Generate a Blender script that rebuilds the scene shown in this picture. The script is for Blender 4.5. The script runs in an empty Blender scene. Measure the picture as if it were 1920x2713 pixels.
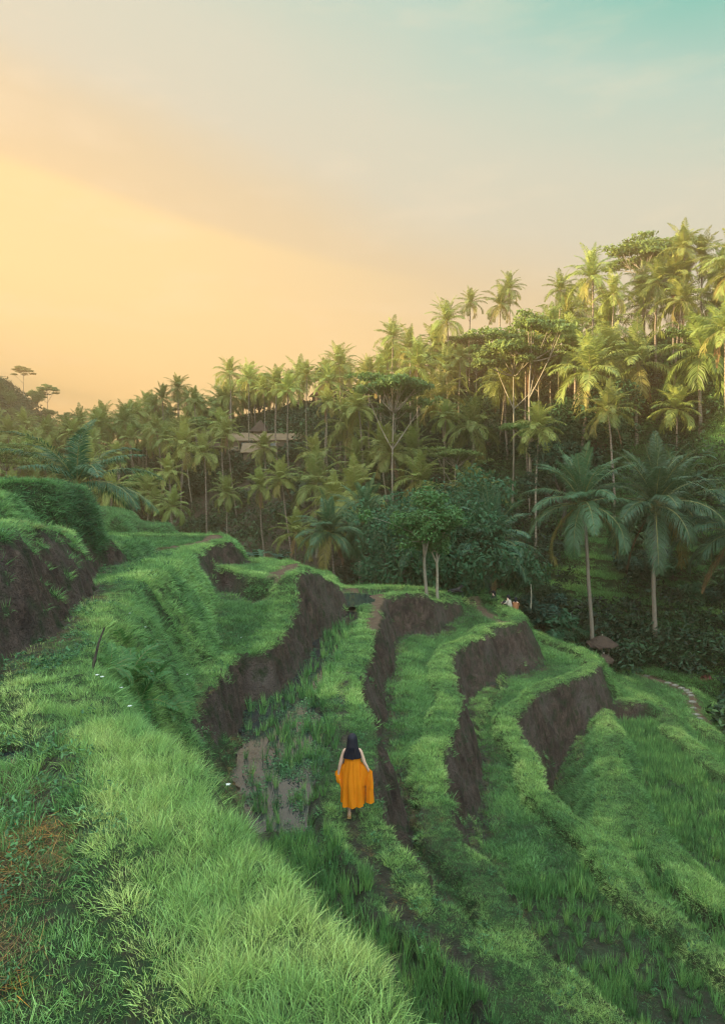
import bpy, bmesh, math, random
import numpy as np
from mathutils import Vector, Matrix, noise as mnoise
R = math.radians
rng = np.random.default_rng(7)
random.seed(7)
SC = bpy.context.scene
COL = SC.collection

# ------------------------------------------------------------------ camera
F = 1808.0
PITCH = math.atan((1356.5 - 1241.0) / F)
cam_d = bpy.data.cameras.new('camera')
cam = bpy.data.objects.new('camera', cam_d)
COL.objects.link(cam)
cam_d.sensor_fit = 'VERTICAL'; cam_d.sensor_height = 36; cam_d.sensor_width = 36
cam_d.lens = F / 2713 * 36
cam_d.clip_start = 0.1; cam_d.clip_end = 3000
cam.location = (0, 0, 0)
cam.rotation_euler = (math.pi / 2 - PITCH, 0, 0)
SC.camera = cam

# ------------------------------------------------------------------ light, sky, exposure
SUN_AZ, SUN_EL = R(-98), R(11)
SC.view_settings.view_transform = 'Standard'
SC.view_settings.look = 'None'
SC.view_settings.exposure = 2.05
SC.view_settings.gamma = 1.0
SC.cycles.volume_bounces = 0
SC.cycles.max_bounces = 6
SC.cycles.diffuse_bounces = 3
SC.cycles.transmission_bounces = 3
SC.cycles.transparent_max_bounces = 6
SC.cycles.use_adaptive_sampling = True
SC.cycles.adaptive_threshold = 0.004
SC.cycles.use_denoising = True
SC.cycles.denoiser = 'OPENIMAGEDENOISE'
SC.cycles.denoising_input_passes = 'RGB_ALBEDO_NORMAL'
SC.cycles.denoising_prefilter = 'ACCURATE'
SC.cycles.sample_clamp_indirect = 3.0
SC.cycles.filter_width = 1.2

def srgb(r, g, b):
    def f(c):
        c /= 255.0
        return c / 12.92 if c <= 0.04045 else ((c + 0.055) / 1.055) ** 2.4
    return (f(r), f(g), f(b), 1.0)

world = bpy.data.worlds.new('World')
SC.world = world
world.use_nodes = True
def build_world():
    nt = world.node_tree
    nt.nodes.clear()
    N = nt.nodes.new; L = nt.links.new
    out = N('ShaderNodeOutputWorld'); bg = N('ShaderNodeBackground')
    tc = N('ShaderNodeTexCoord'); sep = N('ShaderNodeSeparateXYZ')
    L(tc.outputs['Generated'], sep.inputs[0])
    def math_(op, a, b=None, c=None, clamp=False):
        m = N('ShaderNodeMath'); m.operation = op; m.use_clamp = clamp
        for i, v in enumerate((a, b, c)):
            if v is None: continue
            if isinstance(v, (int, float)): m.inputs[i].default_value = v
            else: L(v, m.inputs[i])
        return m.outputs[0]
    X, Y, Z = sep.outputs
    wx = math_('MULTIPLY', X, 0.32)
    ns = N('ShaderNodeTexNoise'); ns.inputs['Scale'].default_value = 2.2; ns.inputs['Detail'].default_value = 5
    mp = N('ShaderNodeMapping'); mp.inputs['Scale'].default_value = (1, 1, 2.6); mp.inputs['Rotation'].default_value = (0, R(14), 0)
    L(tc.outputs['Generated'], mp.inputs[0]); L(mp.outputs[0], ns.inputs['Vector'])
    nz = math_('MULTIPLY', math_('SUBTRACT', ns.outputs[0], 0.5), 0.10)
    s = math_('ADD', math_('ADD', Z, wx), nz)
    cr = N('ShaderNodeValToRGB'); L(math_('MULTIPLY_ADD', s, 0.8, 0.1, clamp=True), cr.inputs[0])
    stops = [(-0.10, (218, 184, 125)), (0.05, (237, 207, 152)), (0.20, (230, 204, 160)), (0.31, (216, 200, 168)),
             (0.38, (206, 204, 186)), (0.46, (200, 205, 190)), (0.555, (172, 202, 192)), (0.65, (96, 188, 177)), (0.78, (75, 180, 175)), (1.05, (120, 170, 210))]
    el = cr.color_ramp.elements
    while len(el) > 1: el.remove(el[0])
    for i, (p, c) in enumerate(stops):
        if i: e = el.new(p * 0.8 + 0.1)
        else: e = el[0]; e.position = p * 0.8 + 0.1
        e.color = srgb(*c)
    # lower-left brighter yellow sheet of thin cloud with a ragged upper edge
    s2 = math_('ADD', math_('ADD', Z, math_('MULTIPLY', X, 0.20)), math_('MULTIPLY', nz, 0.35))
    k = math_('MULTIPLY', math_('SUBTRACT', 0.287, s2), 60.0, clamp=True)
    side = math_('MULTIPLY', math_('SUBTRACT', 0.14, X), 2.6, clamp=True)
    fall = math_('MULTIPLY_ADD', s2, 2.6, 0.15, clamp=True)
    kk = math_('MULTIPLY', math_('MULTIPLY', k, side), fall)
    mx = N('ShaderNodeMixRGB'); mx.blend_type = 'MIX'
    L(math_('MULTIPLY', kk, 0.75), mx.inputs[0]); L(cr.outputs[0], mx.inputs[1]); mx.inputs[2].default_value = srgb(250, 220, 160)
    # faint streaky cloud texture
    n2 = N('ShaderNodeTexNoise'); n2.inputs['Scale'].default_value = 5; n2.inputs['Detail'].default_value = 8; n2.inputs['Roughness'].default_value = 0.6
    mp2 = N('ShaderNodeMapping'); mp2.inputs['Scale'].default_value = (1, 1, 4.0); mp2.inputs['Rotation'].default_value = (0, R(12), R(20))
    L(tc.outputs['Generated'], mp2.inputs[0]); L(mp2.outputs[0], n2.inputs['Vector'])
    ws = N('ShaderNodeMixRGB'); ws.blend_type = 'MIX'
    L(math_('MULTIPLY', math_('SUBTRACT', n2.outputs[0], 0.52), 1.1, clamp=True), ws.inputs[0]); L(mx.outputs[0], ws.inputs[1]); ws.inputs[2].default_value = srgb(246, 226, 196)
    mx = ws
    # real daylight sky on top of it (lights the shaded valley from overhead and behind)
    sky = N('ShaderNodeTexSky'); sky.sky_type = 'NISHITA'; sky.sun_disc = False
    sky.sun_elevation = SUN_EL; sky.sun_rotation = SUN_AZ; sky.air_density = 1.0; sky.dust_density = 1.5
    # brighter open sky overhead and behind the camera
    up = math_('MULTIPLY', math_('SUBTRACT', Z, 0.62), 3.5, clamp=True)
    back = math_('MULTIPLY', math_('SUBTRACT', 0.0, Y), 2.0, clamp=True)
    op = math_('MAXIMUM', up, back)
    ov = N('ShaderNodeMixRGB'); ov.blend_type = 'MIX'; L(op, ov.inputs[0]); L(mx.outputs[0], ov.inputs[1])
    sc = N('ShaderNodeMixRGB'); sc.blend_type = 'ADD'; sc.inputs[0].default_value = 1.0
    sky_s = N('ShaderNodeMixRGB'); sky_s.blend_type = 'MULTIPLY'; sky_s.inputs[0].default_value = 1.0
    L(sky.outputs[0], sky_s.inputs[1]); sky_s.inputs[2].default_value = (0.12, 0.12, 0.12, 1)
    L(sky_s.outputs[0], sc.inputs[1]); sc.inputs[2].default_value = OVERHEAD
    L(sc.outputs[0], ov.inputs[2])
    L(ov.outputs[0], bg.inputs[0]); bg.inputs[1].default_value = SKY_GAIN
    L(bg.outputs[0], out.inputs[0])
OVERHEAD = (2.05, 2.6, 2.85, 1)
SKY_GAIN = 0.265
build_world()

sun_d = bpy.data.lights.new('sun', 'SUN'); sun_d.energy = 5.0; sun_d.angle = R(0.6); sun_d.color = (1.0, 0.78, 0.42)
sun = bpy.data.objects.new('sun', sun_d); COL.objects.link(sun)
sd_ = Vector((math.sin(SUN_AZ) * math.cos(SUN_EL), math.cos(SUN_AZ) * math.cos(SUN_EL), math.sin(SUN_EL)))
sun.rotation_euler = sd_.to_track_quat('Z', 'Y').to_euler()
sun.location = sd_ * 300

# ------------------------------------------------------------------ helpers
SP, CP = math.sin(PITCH), math.cos(PITCH)
def ray(u, v):
    a = (u - 960) / F; b = -(v - 1356.5) / F
    return a, CP + b * SP, -SP + b * CP
def at_h(u, v, h):                 # point seen at (u, v) lying at height h
    x, y, z = ray(u, v); t = h / z
    return x * t, y * t, h
def at_y(u, v, d):                 # point seen at (u, v) lying d metres ahead
    x, y, z = ray(u, v); t = d / y
    return x * t, d, z * t
def proj(x, y, z):
    c = y * CP - z * SP
    return 960 + F * x / c, 1356.5 - F * (y * SP + z * CP) / c

def tag(o, label=None, cat=None, group=None, kind=None):
    if label: o['label'] = label
    if cat: o['category'] = cat
    if group: o['group'] = group
    if kind: o['kind'] = kind
    return o
def link(o, parent=None):
    COL.objects.link(o)
    if parent is not None: o.parent = parent
    return o
def empty(name, loc, rz=0.0):
    o = bpy.data.objects.new(name, None); o.location = loc; o.rotation_euler = (0, 0, rz); o.empty_display_size = 0.2
    return link(o)
def mesh_np(name, V, Fq, mats=(), mi=None, smooth=False, attrs=None):
    """V (n,3) array, Fq = list of arrays of faces (each (m,k))"""
    me = bpy.data.meshes.new(name)
    V = np.asarray(V, dtype=np.float32)
    if isinstance(Fq, np.ndarray): Fq = [Fq]
    Fq = [f for f in Fq if len(f)]
    me.vertices.add(len(V)); me.vertices.foreach_set('co', V.ravel())
    if Fq:
        loops = np.concatenate([f.ravel() for f in Fq]).astype(np.int32)
        tot = np.concatenate([np.full(len(f), f.shape[1], np.int32) for f in Fq])
        st = np.concatenate([[0], np.cumsum(tot)[:-1]]).astype(np.int32)
        me.loops.add(len(loops)); me.loops.foreach_set('vertex_index', loops)
        me.polygons.add(len(tot)); me.polygons.foreach_set('loop_start', st); me.polygons.foreach_set('loop_total', tot)
        if mi is not None: me.polygons.foreach_set('material_index', np.asarray(mi, np.int32))
        me.polygons.foreach_set('use_smooth', np.full(len(tot), smooth, dtype=bool))
    for m in mats: me.materials.append(m)
    if attrs:
        for k, a in attrs.items():
            t = 'FLOAT_VECTOR' if a.ndim == 2 else ('INT' if a.dtype.kind == 'i' else 'FLOAT')
            at = me.attributes.new(k, t, 'POINT')
            if t == 'FLOAT_VECTOR': at.data.foreach_set('vector', a.astype(np.float32).ravel())
            else: at.data.foreach_set('value', a.astype(np.int32 if t == 'INT' else np.float32))
    me.update(calc_edges=True)
    return me
def obj_np(name, V, Fq, mats=(), parent=None, **k):
    return link(bpy.data.objects.new(name, mesh_np(name, V, Fq, mats, **k)), parent)
class MB:
    """collects quads/tris with a material index"""
    def __init__(s): s.v = []; s.q = []; s.t = []; s.mq = []; s.mt = []; s.n = 0
    def add(s, V, Fc, m=0):
        V = np.asarray(V, float); Fc = np.asarray(Fc)
        if Fc.shape[1] == 4: s.q.append(Fc + s.n); s.mq += [m] * len(Fc)
        else: s.t.append(Fc + s.n); s.mt += [m] * len(Fc)
        s.v.append(V); s.n += len(V)
    def mesh(s, name, mats, smooth=False):
        Fl = []
        if s.q: Fl.append(np.concatenate(s.q))
        if s.t: Fl.append(np.concatenate(s.t))
        return mesh_np(name, np.concatenate(s.v), Fl, mats, mi=s.mq + s.mt, smooth=smooth)
    def build(s, name, mats, parent=None, smooth=False):
        if not isinstance(mats, (list, tuple)): mats = [mats]
        return link(bpy.data.objects.new(name, s.mesh(name, mats, smooth)), parent)
    def box(s, c, h, m=0, rot=None):
        V = np.array([[i, j, k] for i in (-1, 1) for j in (-1, 1) for k in (-1, 1)], float) * np.array(h)
        if rot is not None: V = V @ np.array(rot).T
        s.add(V + np.array(c), [[0, 1, 3, 2], [4, 6, 7, 5], [0, 4, 5, 1], [2, 3, 7, 6], [0, 2, 6, 4], [1, 5, 7, 3]], m)
    def tube(s, P, r, n=8, m=0, cap=True):
        P = np.asarray(P, float); K = len(P); r = np.broadcast_to(np.asarray(r, float), (K,))
        T = np.gradient(P, axis=0); T /= np.linalg.norm(T, axis=1)[:, None] + 1e-9
        ref = np.array([0, 0, 1.0]) if abs(T[0][2]) < 0.9 else np.array([1.0, 0, 0])
        A = np.cross(T, ref); A /= np.linalg.norm(A, axis=1)[:, None] + 1e-9
        B = np.cross(T, A)
        a = np.linspace(0, 2 * np.pi, n, endpoint=False)
        V = P[:, None] + r[:, None, None] * (np.cos(a)[None, :, None] * A[:, None] + np.sin(a)[None, :, None] * B[:, None])
        V = V.reshape(-1, 3)
        i = np.arange(K - 1)[:, None] * n; j = np.arange(n)[None]; j2 = (j + 1) % n
        Q = np.stack([i + j, i + j2, i + n + j2, i + n + j], -1).reshape(-1, 4)
        s.add(V, Q, m)
        if cap:
            s.add(np.vstack([V[-n:], P[-1:]]), [[k, (k + 1) % n, n] for k in range(n)], m)
            s.add(np.vstack([V[:n], P[:1]]), [[(k + 1) % n, k, n] for k in range(n)], m)
    def ball(s, c, r, n=8, m=0):
        r = np.broadcast_to(np.asarray(r, float), (3,))
        th = np.linspace(0, np.pi, n // 2 + 2)[1:-1]; a = np.linspace(0, 2 * np.pi, n, endpoint=False)
        V = np.array([[np.sin(t) * np.cos(p), np.sin(t) * np.sin(p), np.cos(t)] for t in th for p in a] + [[0, 0, 1], [0, 0, -1]]) * r + np.array(c)
        K = len(th)
        Q = [[i * n + j, (i + 1) * n + j, (i + 1) * n + (j + 1) % n, i * n + (j + 1) % n] for i in range(K - 1) for j in range(n)]
        s.add(V, Q, m)
        o = s.n - len(V)
        s.t.append(np.array([[K * n, j, (j + 1) % n] for j in range(n)] + [[K * n + 1, (K - 1) * n + (j + 1) % n, (K - 1) * n + j] for j in range(n)]) + o); s.mt += [m] * (2 * n)

def vnoise(x, y, seed=0):
    x = np.asarray(x, float); y = np.asarray(y, float)
    xi = np.floor(x).astype(np.int64); yi = np.floor(y).astype(np.int64); fx = x - xi; fy = y - yi
    def h(a, b):
        n = (a * 374761393 + b * 668265263 + seed * 1442695041) & 0xffffffff
        n = ((n ^ (n >> 13)) * 1274126177) & 0xffffffff
        return ((n ^ (n >> 16)) & 0xffff) / 65535.0
    u = fx * fx * (3 - 2 * fx); v = fy * fy * (3 - 2 * fy)
    return (h(xi, yi) * (1 - u) + h(xi + 1, yi) * u) * (1 - v) + (h(xi, yi + 1) * (1 - u) + h(xi + 1, yi + 1) * u) * v
def fbm(x, y, seed=0, o=4):
    s = 0; a = 0.5; t = 0
    for i in range(o):
        s = s + a * vnoise(x * 2 ** i, y * 2 ** i, seed + i); t += a; a *= 0.5
    return s / t
def sstep(a, b, x):
    t = np.clip((x - a) / (b - a), 0, 1); return t * t * (3 - 2 * t)
# ------------------------------------------------------------------ materials
def mat(name, col, rough=0.8, spec=0.3, noise=None, bump=None, trans=0.0, rand=0.0, attr=None, sss=None):
    """noise=(scale, colour2, contrast)  bump=(scale, strength)  trans=translucent share  rand=per-object value spread"""
    m = bpy.data.materials.new(name); m.use_nodes = True
    nt = m.node_tree; N = nt.nodes.new; L = nt.links.new
    b = nt.nodes['Principled BSDF']; out = nt.nodes['Material Output']
    b.inputs['Roughness'].default_value = rough; b.inputs['Specular IOR Level'].default_value = spec
    c4 = tuple(col) + (1,) if len(col) == 3 else col
    rgb = N('ShaderNodeRGB'); rgb.outputs[0].default_value = c4; cur = rgb.outputs[0]
    tc = N('ShaderNodeTexCoord')
    if noise:
        n = N('ShaderNodeTexNoise'); n.inputs['Scale'].default_value = noise[0]; n.inputs['Detail'].default_value = 6; n.inputs['Roughness'].default_value = 0.65
        L(tc.outputs['Object'], n.inputs['Vector'])
        r = N('ShaderNodeMapRange'); w = 0.5 / noise[2]; r.inputs[1].default_value = 0.5 - w; r.inputs[2].default_value = 0.5 + w
        L(n.outputs[0], r.inputs[0])
        mx = N('ShaderNodeMixRGB'); L(r.outputs[0], mx.inputs[0]); L(cur, mx.inputs[1]); mx.inputs[2].default_value = tuple(noise[1]) + (1,)
        cur = mx.outputs[0]
    if rand:
        oi = N('ShaderNodeObjectInfo'); hs = N('ShaderNodeHueSaturation')
        mr = N('ShaderNodeMapRange'); mr.inputs[3].default_value = 1 - rand; mr.inputs[4].default_value = 1 + rand
        L(oi.outputs['Random'], mr.inputs[0]); L(mr.outputs[0], hs.inputs['Value'])
        mr2 = N('ShaderNodeMapRange'); mr2.inputs[3].default_value = 0.5 - rand * 0.08; mr2.inputs[4].default_value = 0.5 + rand * 0.08
        wn = N('ShaderNodeTexWhiteNoise'); wn.noise_dimensions = '1D'; L(oi.outputs['Random'], wn.inputs['W'])
        L(wn.outputs[0], mr2.inputs[0]); L(mr2.outputs[0], hs.inputs['Hue'])
        L(cur, hs.inputs['Color']); cur = hs.outputs[0]
    if attr:   # (attribute name, colour ramp stops) instancer attribute
        a = N('ShaderNodeAttribute'); a.attribute_type = 'INSTANCER'; a.attribute_name = attr[0]
        cr = N('ShaderNodeValToRGB'); L(a.outputs['Fac'], cr.inputs[0])
        el = cr.color_ramp.elements
        while len(el) > 1: el.remove(el[0])
        for i, (p, c) in enumerate(attr[1]):
            if i: e = el.new(p)
            else: e = el[0]; e.position = p
            e.color = tuple(c) + (1,)
        cur = cr.outputs[0]
    L(cur, b.inputs['Base Color'])
    if bump:
        n = N('ShaderNodeTexNoise'); n.inputs['Scale'].default_value = bump[0]; n.inputs['Detail'].default_value = 7
        L(tc.outputs['Object'], n.inputs['Vector'])
        bp = N('ShaderNodeBump'); bp.inputs['Strength'].default_value = bump[1]; bp.inputs['Distance'].default_value = 0.1
        L(n.outputs[0], bp.inputs['Height']); L(bp.outputs[0], b.inputs['Normal'])
    if trans:
        t = N('ShaderNodeBsdfTranslucent'); L(cur, t.inputs['Color'])
        ms = N('ShaderNodeMixShader'); ms.inputs[0].default_value = trans
        L(b.outputs[0], ms.inputs[1]); L(t.outputs[0], ms.inputs[2]); L(ms.outputs[0], out.inputs['Surface'])
    return m
M = {}
M['bark'] = mat('palm_bark', (0.30, 0.24, 0.17), 0.9, 0.1, noise=(3, (0.13, 0.10, 0.075), 1.5), bump=(12, 0.5), rand=0.2)
M['palebark'] = mat('pale_bark', (0.30, 0.25, 0.18), 0.9, 0.1, noise=(4, (0.18, 0.15, 0.11), 1.6), bump=(14, 0.5), rand=0.15)
M['darkbark'] = mat('dark_bark', (0.10, 0.08, 0.06), 0.9, 0.1, noise=(4, (0.04, 0.035, 0.03), 1.6), bump=(14, 0.5))
M['ring'] = mat('bark_ring', (0.07, 0.055, 0.045), 0.95, 0.1)
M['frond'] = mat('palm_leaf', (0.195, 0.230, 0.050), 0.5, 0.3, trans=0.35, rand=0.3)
M['frond_y'] = mat('palm_leaf_yellowing', (0.24, 0.21, 0.05), 0.55, 0.3, trans=0.4, rand=0.2)
M['frond_d'] = mat('palm_leaf_dead', (0.20, 0.11, 0.055), 0.8, 0.1, trans=0.25, rand=0.2)
M['rachis'] = mat('palm_rachis', (0.20, 0.18, 0.06), 0.6, 0.3)
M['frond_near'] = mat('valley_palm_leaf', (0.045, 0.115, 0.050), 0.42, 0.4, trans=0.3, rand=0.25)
M['leaf'] = mat('tree_leaf', (0.15, 0.21, 0.045), 0.55, 0.3, noise=(0.8, (0.055, 0.11, 0.025), 2.0), trans=0.35, rand=0.3)
M['leaf_light'] = mat('light_leaf', (0.075, 0.19, 0.045), 0.5, 0.3, noise=(1.5, (0.04, 0.11, 0.03), 2.0), trans=0.35, rand=0.1)
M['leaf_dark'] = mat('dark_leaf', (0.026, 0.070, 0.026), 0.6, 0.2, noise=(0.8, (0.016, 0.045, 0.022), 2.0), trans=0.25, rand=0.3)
M['leaf_mid'] = mat('mid_leaf', (0.040, 0.115, 0.040), 0.6, 0.25, noise=(0.8, (0.022, 0.065, 0.028), 2.0), trans=0.3, rand=0.2)
M['leaf_teal'] = mat('valley_leaf', (0.025, 0.075, 0.036), 0.6, 0.25, trans=0.25, rand=0.4)
M['coconut'] = mat('coconut_husk', (0.20, 0.17, 0.05), 0.6, 0.3)
M['soil'] = mat('soil', (0.065, 0.046, 0.038), 0.95, 0.1, noise=(3, (0.03, 0.022, 0.02), 2), bump=(20, 0.8))
M['stone'] = mat('stepping_stone', (0.26, 0.235, 0.18), 0.9, 0.2, noise=(6, (0.15, 0.13, 0.10), 1.5), bump=(25, 0.4))
M['roof_tan'] = mat('sheet_roof', (0.25, 0.17, 0.10), 0.8, 0.2, noise=(1.5, (0.15, 0.10, 0.06), 1.6), bump=(6, 0.4))
M['roof_dark'] = mat('thatch_roof', (0.10, 0.065, 0.045), 0.95, 0.1, noise=(3, (0.05, 0.035, 0.03), 2), bump=(25, 0.8))
M['roof_red'] = mat('tiled_roof', (0.15, 0.075, 0.05), 0.85, 0.1, noise=(4, (0.14, 0.05, 0.035), 2), bump=(20, 0.6))
M['wood'] = mat('timber', (0.14, 0.09, 0.06), 0.85, 0.2, noise=(5, (0.07, 0.045, 0.03), 1.6), bump=(12, 0.3))
M['plaster'] = mat('plaster', (0.17, 0.12, 0.08), 0.9, 0.2, noise=(2, (0.10, 0.07, 0.05), 1.6))
M['pane'] = mat('window_pane', (0.10, 0.14, 0.13), 0.15, 0.5)
M['skin'] = mat('skin', (0.62, 0.38, 0.27), 0.55, 0.35)
M['hair'] = mat('black_hair', (0.010, 0.009, 0.014), 0.5, 0.2, noise=(60, (0.022, 0.020, 0.03), 1.5), bump=(90, 0.3))
M['dress'] = mat('orange_cloth', (0.90, 0.28, 0.010), 0.75, 0.15, noise=(6, (0.78, 0.22, 0.008), 1.2), trans=0.12)
M['sandal'] = mat('tan_sandal', (0.45, 0.26, 0.10), 0.6, 0.3)

def clump_mat(name, stops, rough=0.5, trans=0.35, spec=0.3):
    return mat(name, (0.1, 0.2, 0.05), rough, spec, trans=trans, attr=('tint', stops))
M['grass'] = clump_mat('grass_blades', [(0.0, (0.028, 0.060, 0.026)), (0.35, (0.078, 0.180, 0.060)), (0.6, (0.155, 0.310, 0.092)), (0.8, (0.280, 0.440, 0.125)), (1.0, (0.50, 0.60, 0.20))])
M['straw'] = clump_mat('dry_straw', [(0.0, (0.06, 0.04, 0.025)), (0.5, (0.17, 0.11, 0.06)), (0.8, (0.35, 0.19, 0.05)), (1.0, (0.48, 0.22, 0.03))], 0.7, 0.2, 0.2)
M['weed'] = clump_mat('weed_leaves', [(0.0, (0.025, 0.065, 0.028)), (0.5, (0.065, 0.165, 0.060)), (1.0, (0.15, 0.29, 0.10))], 0.5, 0.3)
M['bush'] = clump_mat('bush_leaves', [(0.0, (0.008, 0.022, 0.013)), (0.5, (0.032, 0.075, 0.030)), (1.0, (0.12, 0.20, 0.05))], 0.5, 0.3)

def ground_mat():
    m = bpy.data.materials.new('terrace_ground'); m.use_nodes = True
    nt = m.node_tree; N = nt.nodes.new; L = nt.links.new
    b = nt.nodes['Principled BSDF']; b.inputs['Specular IOR Level'].default_value = 0.2
    tc = N('ShaderNodeTexCoord')
    def at(n):
        a = N('ShaderNodeAttribute'); a.attribute_name = n; return a.outputs['Fac']
    def nz(s, d=6, vec=None):
        n = N('ShaderNodeTexNoise'); n.inputs['Scale'].default_value = s; n.inputs['Detail'].default_value = d; n.inputs['Roughness'].default_value = 0.65
        L(vec if vec else tc.outputs['Object'], n.inputs['Vector']); return n.outputs[0]
    def rng_(x, a, bb):
        r = N('ShaderNodeMapRange'); r.inputs[1].default_value = a; r.inputs[2].default_value = bb; L(x, r.inputs[0]); return r.outputs[0]
    def mix(f, a, bb):
        mx = N('ShaderNodeMixRGB')
        if isinstance(f, float): mx.inputs[0].default_value = f
        else: L(f, mx.inputs[0])
        for i, c in ((1, a), (2, bb)):
            if isinstance(c, tuple): mx.inputs[i].default_value = c + (1,)
            else: L(c, mx.inputs[i])
        return mx.outputs[0]
    green = mix(rng_(nz(1.3), .35, .65), (0.030, 0.068, 0.024), (0.050, 0.105, 0.035))
    green = mix(rng_(nz(9), .42, .62), green, (0.052, 0.050, 0.028))
    # cut soil faces, streaked vertically
    mp = N('ShaderNodeMapping'); mp.inputs['Scale'].default_value = (5, 5, 2.0); L(tc.outputs['Object'], mp.inputs[0])
    streak = rng_(nz(1.0, 6, mp.outputs[0]), .32, .68)
    bare = mix(streak, (0.050, 0.032, 0.025), (0.165, 0.108, 0.082))
    bare = mix(rng_(nz(1.6), .50, .62), bare, (0.052, 0.034, 0.028))
    bare = mix(rng_(nz(0.55), .45, .7), bare, (0.16, 0.12, 0.10))
    bare = mix(rng_(nz(2.2), .5, .66), bare, (0.036, 0.052, 0.022))
    bare = mix(rng_(nz(38, 4), .48, .72), bare, (0.016, 0.012, 0.012))
    col = mix(at('bare'), green, bare)
    mud = mix(rng_(nz(4), .4, .6), (0.032, 0.025, 0.022), (0.085, 0.066, 0.054))
    col = mix(at('mud'), col, mud)
    path = mix(rng_(nz(3), .35, .65), (0.20, 0.125, 0.080), (0.13, 0.085, 0.055))
    col = mix(at('path'), col, path)
    L(col, b.inputs['Base Color'])
    r = N('ShaderNodeMapRange'); r.inputs[3].default_value = 0.95; r.inputs[4].default_value = 0.35; L(at('mud'), r.inputs[0]); L(r.outputs[0], b.inputs['Roughness'])
    add = N('ShaderNodeMath'); add.operation = 'ADD'; L(nz(14), add.inputs[0]); L(nz(1.0, 5, mp.outputs[0]), add.inputs[1])
    bp = N('ShaderNodeBump'); bp.inputs['Strength'].default_value = 1.0; bp.inputs['Distance'].default_value = 0.22
    L(add.outputs[0], bp.inputs['Height']); L(bp.outputs[0], b.inputs['Normal'])
    return m
M['ground'] = ground_mat()
def water_mat():
    m = bpy.data.materials.new('paddy_water'); m.use_nodes = True
    nt = m.node_tree; b = nt.nodes['Principled BSDF']
    b.inputs['Base Color'].default_value = (0.022, 0.027, 0.028, 1); b.inputs['Roughness'].default_value = 0.05; b.inputs['Specular IOR Level'].default_value = 1.0; b.inputs['IOR'].default_value = 1.5
    n = nt.nodes.new('ShaderNodeTexNoise'); n.inputs['Scale'].default_value = 6; bp = nt.nodes.new('ShaderNodeBump'); bp.inputs['Strength'].default_value = 0.05
    nt.links.new(n.outputs[0], bp.inputs['Height']); nt.links.new(bp.outputs[0], b.inputs['Normal'])
    return m
M['water'] = water_mat()
# ------------------------------------------------------------------ terrain
def Hb(x, y):
    """valley floor, opposite slope and the far ridges (no terraces)"""
    x = np.asarray(x, float); y = np.asarray(y, float)
    th = np.arctan2(x, np.maximum(y, 1e-3)); th = np.where(y < 1e-3, np.sign(x) * 1.57, th)
    r = np.hypot(x, y)
    T = np.array([-1.6, -0.9, -0.49, -0.36, -0.17, -0.05, 0.0, 0.34, 0.48, 0.7, 1.6])
    rf = np.interp(th, T, [120, 118, 104, 98, 82, 72, 66, 52, 50, 48, 45])
    rr = np.interp(th, T, [190, 185, 176, 155, 132, 121, 116, 90, 84, 80, 78])
    hf = np.interp(th, T, [-14, -14, -13, -13, -14, -15, -15, -15.4, -15.4, -15.4, -15.4])
    hr = np.interp(th, T, [-6, -6, -3, 1, 8, 10.5, 11, 13.5, 14.5, 15, 15])
    t = sstep(0, 1, (r - rf) / (rr - rf)) * 0.45 + np.clip((r - rf) / (rr - rf), 0, 1) * 0.55
    h = hf + (hr - hf) * t
    h = h - sstep(0, 90, r - rr) * 6
    h = h + (fbm(x * 0.07, y * 0.07, 5) - 0.5) * 3.0 * sstep(40, 70, r)
    # stepped green terraces low on the opposite slope, right
    w = sstep(0.12, 0.22, th) * (1 - sstep(0.30, 0.62, t))
    hs = h / 1.3; fl = np.floor(hs); st = (fl + sstep(0.0, 0.35, hs - fl)) * 1.3
    h = h * (1 - w * 0.85) + st * w * 0.85
    # ridge to the left, outside the frame until it runs in far away
    L_ = sstep(94, 128, -x + (fbm(y * 0.03, x * 0.01, 9) - 0.5) * 14) * (1 - sstep(238, 290, y)) * (1 - sstep(60, 140, -y))
    h = h * (1 - L_) + (30 + (fbm(x * .02, y * .02, 11) - .5) * 8) * L_
    return h

TER = []
def terr(name, pts, lip=0.9, sink=0.25, spots=(), amp=0.065, seed=1, soft=0.06):
    """pts: (u, v, h, tan, bare) seen in the photo or ('P', x, y, h, tan, bare) in plan"""
    A = []; tn, br = 3.2, 1.0
    for p in pts:
        if p[0] == 'P':
            x, y, h = p[1:4]; rest = p[4:]
        else:
            x, y, h = at_h(*p[:3]); rest = p[3:]
        if len(rest) > 0: tn = rest[0]
        if len(rest) > 1: br = rest[1]
        A.append((x, y, h, tn, br))
    A = np.array(A)
    # centripetal-ish smoothing: Catmull-Rom resample where vertices are close, straight otherwise
    n = len(A); out = []
    for i in range(n):
        p0, p1, p2, p3 = A[i - 1], A[i], A[(i + 1) % n], A[(i + 2) % n]
        d = np.hypot(*(p2 - p1)[:2])
        k = 1 if d > 12 else max(1, int(min(6, d / 0.45)))
        l0 = max(np.hypot(*(p1 - p0)[:2]), 1e-3); l2 = max(np.hypot(*(p3 - p2)[:2]), 1e-3)
        m1 = (p2 - p0) / (l0 + d) * d; m2 = (p3 - p1) / (d + l2) * d
        if k == 1: out.append(p1); continue
        for j in range(k):
            t = j / k
            q = (2 * t ** 3 - 3 * t ** 2 + 1) * p1 + (t ** 3 - 2 * t ** 2 + t) * m1 + (-2 * t ** 3 + 3 * t ** 2) * p2 + (t ** 3 - t ** 2) * m2
            q[3:] = p1[3:] * (1 - t) + p2[3:] * t
            out.append(q)
    P = np.array(out)
    S = [((at_h(*s)) if s[0] != 'P' else s[1:4]) for s in spots]
    TER.append(dict(name=name, P=P, lip=lip, sink=sink, S=S, amp=amp, seed=seed, soft=soft))

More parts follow.
